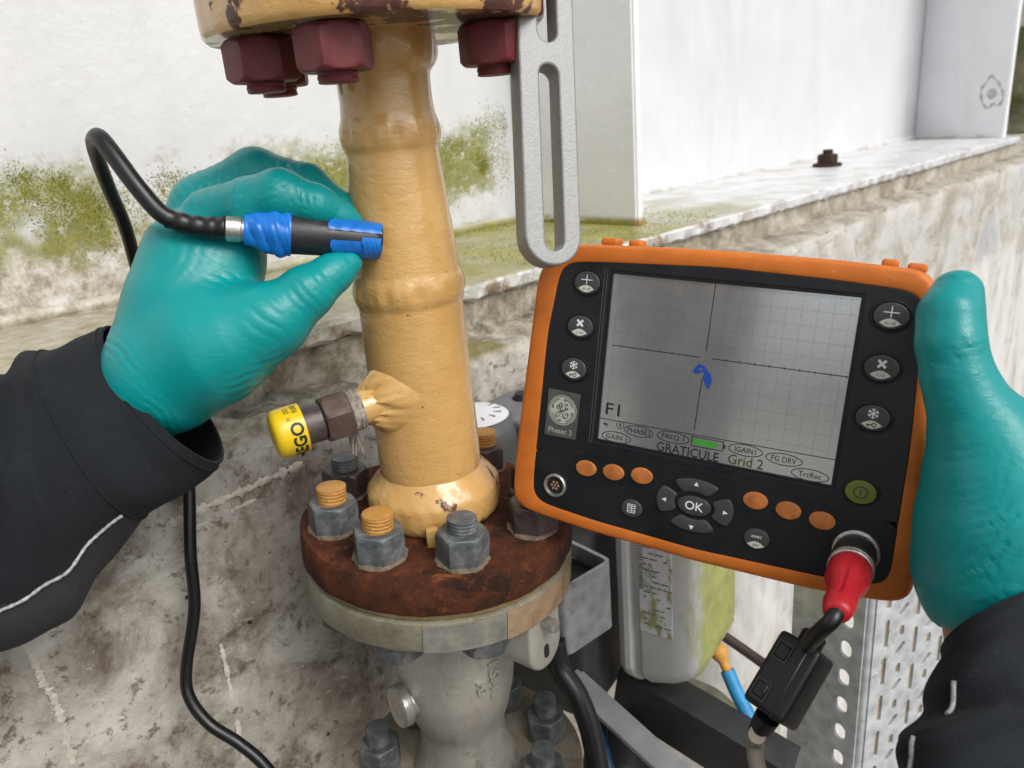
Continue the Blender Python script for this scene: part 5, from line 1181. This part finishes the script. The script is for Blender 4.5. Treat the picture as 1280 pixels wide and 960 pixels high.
# charcoal lower panel below the piping: angles around the lower edge
mats = []; i0 = 34
def pipe_u(i): return .62 + .45 * math.exp(-((i - i0) / 10.) ** 2) * .0 + .0045 * (i - i0)
jl = mk('jacket_sleeve', v, f, [m_navy, m_grey, m_in], pe, 60)
for p_ in jl.data.polygons:
    a = p_.vertices[0]
    if a >= n * nu: p_.material_index = 2; continue
    i, k = divmod(a, nu); u = 2 * PI * k / nu; u = u - 2 * PI if u > PI else u
    if i >= i0 and -1.6 < u < pipe_u(i): p_.material_index = 1
pts = [pos(S, pipe_u(i) + 2 * PI / nu * .5, i, -.0006) for i in range(i0, n - 8)]; v, f = tube(pts, .0008, 8, True, [.0008 + .00015 * math.sin(i * 2.3) for i in range(len(pts))]); mk('piping', v, f, m_pip, jl, 60)
for ii, off in ((i0 - 1, .0), (3, 0)):
    pts = [pos(S, 2 * PI * k / 60, ii, -.0001) for k in range(61)]; v, f = tube(pts, .0007, 6); mk('seam', v, f, m_navy, jl, 60)
pts = [pos(S, 2 * PI * k / 60, 0, .0007) for k in range(61)]; v, f = tube(pts, .0009, 8, False); mk('hem', v, f, m_navy, jl, 60)
RR = [((1274, 778, .303), (-96, 40, 0), (-8, -30, -.034)), ((1264, 812, .301), (-97, 34, 0), (-6, -26, -.036)), ((1256, 850, .298), (-102, 26, 0), (-4, -22, -.038)), ((1252, 886, .294), (-103, 20, 0), (-4, -18, -.040)), ((1250, 918, .29), (-126, 20, 0), (-4, -18, -.044)), ((1246, 985, .282), (-142, 16, 0), (-4, -10, -.046)), ((1240, 1080, .268), (-155, 14, 0), (0, -6, -.048)), ((1225, 1300, .24), (-170, 14, 0), (0, 0, -.050))]
v, f, S2, (n2, nu2), pos2 = sleeve(RR, 96, 14, .0014, 1.9)
jr = mk('jacket_sleeve', v, f, [m_navy, m_navy, m_in], pe, 60)
for p_ in jr.data.polygons:
    if p_.vertices[0] >= n2 * nu2: p_.material_index = 2
for uu, ia, ib in ((1.05, 30, 47), (.85, 56, n2 - 8)):
    pts = [pos2(S2, uu - .004 * (i - ia), i, -.0007) for i in range(ia, ib)]; v, f = tube(pts, .0008, 8); mk('piping', v, f, m_pip, jr, 60)
pts = [pos2(S2, 2 * PI * k / 60, 0, .0007) for k in range(61)]; v, f = tube(pts, .0009, 8, False); mk('hem', v, f, m_navy, jr, 60)
# unseen body behind the camera, set low so the screen reflects its dark head: one continuous surface, with head, neck, trunk, arms and legs
BX, BY = -.335, -.10
SHL, SHR = np.array([BX - .175, BY + .01, 1.12]), np.array([BX + .175, BY, 1.12])
elL = P(*LR[-1][0]); elR = P(*RR[-1][0]) + np.array([-.01, -.03, -.03])
fH = Matrix.Rotation(math.radians(-38), 3, 'Z')
def hd_(x, y, z):
    q = fH @ Vector((x, y, 0)); return np.array([BX + q.x, BY + .03 + q.y, 1.455 + z])
def body(X):
    e = lambda: np.full((1, 1, 1), np.float32(9)); D_ = e()
    D_ = chain(X, D_, [(np.array([BX, BY, .80]), .12), (np.array([BX, BY, .90]), .115), (np.array([BX, BY, 1.03]), .12)], .05)
    D_ = chain(X, D_, [(SHL + [.05, 0, -.02], .06), (SHR + [-.05, 0, -.02], .06)], .06)
    D_ = chain(X, D_, [(np.array([BX, BY, 1.13]), .055), (np.array([BX, BY + .02, 1.36]), .052)], .03)
    c = hd_(0, 0, 0); h = np.sqrt(((X[0] - c[0]) / .080) ** 2 + ((X[1] - c[1]) / .084) ** 2 + ((X[2] - c[2]) / .112) ** 2); D_ = smin(D_, (h - 1) * .078, .015)
    D_ = chain(X, D_, [(hd_(0, .055, -.075), .032), (hd_(0, .06, -.045), .038)], .02)
    D_ = chain(X, D_, [(hd_(0, .086, .02), .009), (hd_(0, .106, -.015), .013)], .008)
    D_ = chain(X, D_, [(hd_(-.02, .088, -.05), .008), (hd_(.02, .088, -.05), .008)], .006)
    for s_ in (-1, 1):
        c = hd_(s_ * .031, .098, .01); D_ = np.maximum(D_, -(np.sqrt((X[0] - c[0]) ** 2 + (X[1] - c[1]) ** 2 + (X[2] - c[2]) ** 2) - .014))
        c = hd_(s_ * .031, .078, .01); D_ = chain(X, D_, [(c, .0125), (c + [0, 0, .001], .0125)], .002)
        D_ = chain(X, D_, [(hd_(s_ * .080, -.005, .02), .014), (hd_(s_ * .078, 0, -.025), .010)], .008)
        D_ = chain(X, D_, [(np.array([BX + s_ * .09, BY, .80]), .085), (np.array([BX + s_ * .11, BY + .02, .45]), .058), (np.array([BX + s_ * .12, BY - .02, .09]), .042)], .04)
        D_ = chain(X, D_, [(np.array([BX + s_ * .12, BY - .03, .05]), .045), (np.array([BX + s_ * .13, BY + .14, .035]), .035)], .03)
    D_ = chain(X, D_, [(SHL, .050), (elL, .036), (P(*LR[4][0]), .030), (P(178, 490, .402), .024)], .02)
    D_ = chain(X, D_, [(SHR, .050), (elR, .036), (P(1255, 985, .282), .026), (P(1290, 880, .303), .0250), (P(1284, 800, .304), .0268), (P(1274, 740, .305), .0280)], .012)
    return D_
v, f = surf(body, (-.66, -.30, -.02), (.28, .46, 1.62), .007, 2); mk('body', v, f, m_skin, pe, 0)
def jacket(X):
    e = lambda: np.full((1, 1, 1), np.float32(9)); D_ = e()
    D_ = chain(X, D_, [(np.array([BX, BY, .76]), .14), (np.array([BX, BY, .90]), .136), (np.array([BX, BY, 1.03]), .138)], .05)
    D_ = chain(X, D_, [(SHL + [.05, 0, -.02], .078), (SHR + [-.05, 0, -.02], .078)], .06)
    D_ = chain(X, D_, [(np.array([BX, BY, 1.13]), .075), (np.array([BX, BY + .01, 1.20]), .066)], .03)
    D_ = chain(X, D_, [(SHL, .066), (elL, .056)], .03)
    D_ = chain(X, D_, [(SHR, .066), (elR, .050)], .03)
    return D_ + .003 * np.sin(X[2] * 70 + 2 * np.sin(X[0] * 20)) * np.sin(X[1] * 30)
v, f = surf(jacket, (-.76, -.32, .60), (.20, .36, 1.40), .009, 2); mk('jacket', v, f, m_navy, pe, 0)
def trouser(X):
    D_ = np.full((1, 1, 1), np.float32(9))
    for s_ in (-1, 1):
        D_ = chain(X, D_, [(np.array([BX + s_ * .085, BY, .80]), .105), (np.array([BX + s_ * .11, BY + .02, .45]), .076), (np.array([BX + s_ * .12, BY - .02, .12]), .064)], .04)
    return D_ + .003 * np.sin(X[2] * 60 + X[0] * 40)
v, f = surf(trouser, (-.70, -.32, .02), (-.05, .16, .95), .012, 2); mk('trousers', v, f, m_navy, pe, 0)
def boots(X):
    D_ = np.full((1, 1, 1), np.float32(9))
    for s_ in (-1, 1):
        D_ = chain(X, D_, [(np.array([BX + s_ * .12, BY - .03, .14]), .055), (np.array([BX + s_ * .12, BY - .03, .055]), .055), (np.array([BX + s_ * .13, BY + .15, .046]), .046)], .03)
    return D_
v, f = surf(boots, (-.70, -.32, -.02), (-.05, .24, .26), .012, 2); mk('boots', v, f, m_ctl, pe, 0)
def hairf(X):
    c = hd_(0, -.008, .012); h = np.sqrt(((X[0] - c[0]) / .098) ** 2 + ((X[1] - c[1]) / .100) ** 2 + ((X[2] - c[2]) / .122) ** 2)
    D_ = (h - 1) * .085 + .0015 * np.sin(X[0] * 400) * np.sin(X[1] * 300 + X[2] * 200); q = hd_(0, .042, 0); n_ = np.array(fH @ Vector((0, 1, 0)))
    face = (X[0] - q[0]) * n_[0] + (X[1] - q[1]) * n_[1]
    return np.maximum(D_, np.minimum(face, 1.50 - X[2]))
v, f = surf(hairf, (-.50, -.24, 1.30), (-.22, .10, 1.62), .006, 1); mk('hair', v, f, plain('dark_hair', (.03, .02, .014), .6, 0, .3, 300, .3), pe, 0)

def darkener(X):  # unseen dark shell added to darken the face in the screen's reflection
    c = hd_(0, .004, -.012); h = np.sqrt(((X[0] - c[0]) / .092) ** 2 + ((X[1] - c[1]) / .104) ** 2 + ((X[2] - c[2]) / .112) ** 2)
    D_ = (h - 1) * .09; D_ = chain(X, D_, [(hd_(0, .06, -.075), .040), (hd_(0, .09, -.035), .034)], .02); D_ = chain(X, D_, [(np.array([BX, BY + .02, 1.22]), .062), (np.array([BX, BY + .02, 1.36]), .066)], .03)
    return np.maximum(D_, X[2] - 1.452)
v, f = surf(darkener, (-.50, -.24, 1.15), (-.16, .14, 1.60), .006, 1); mk('face_darkener', v, f, m_navy, pe, 0)
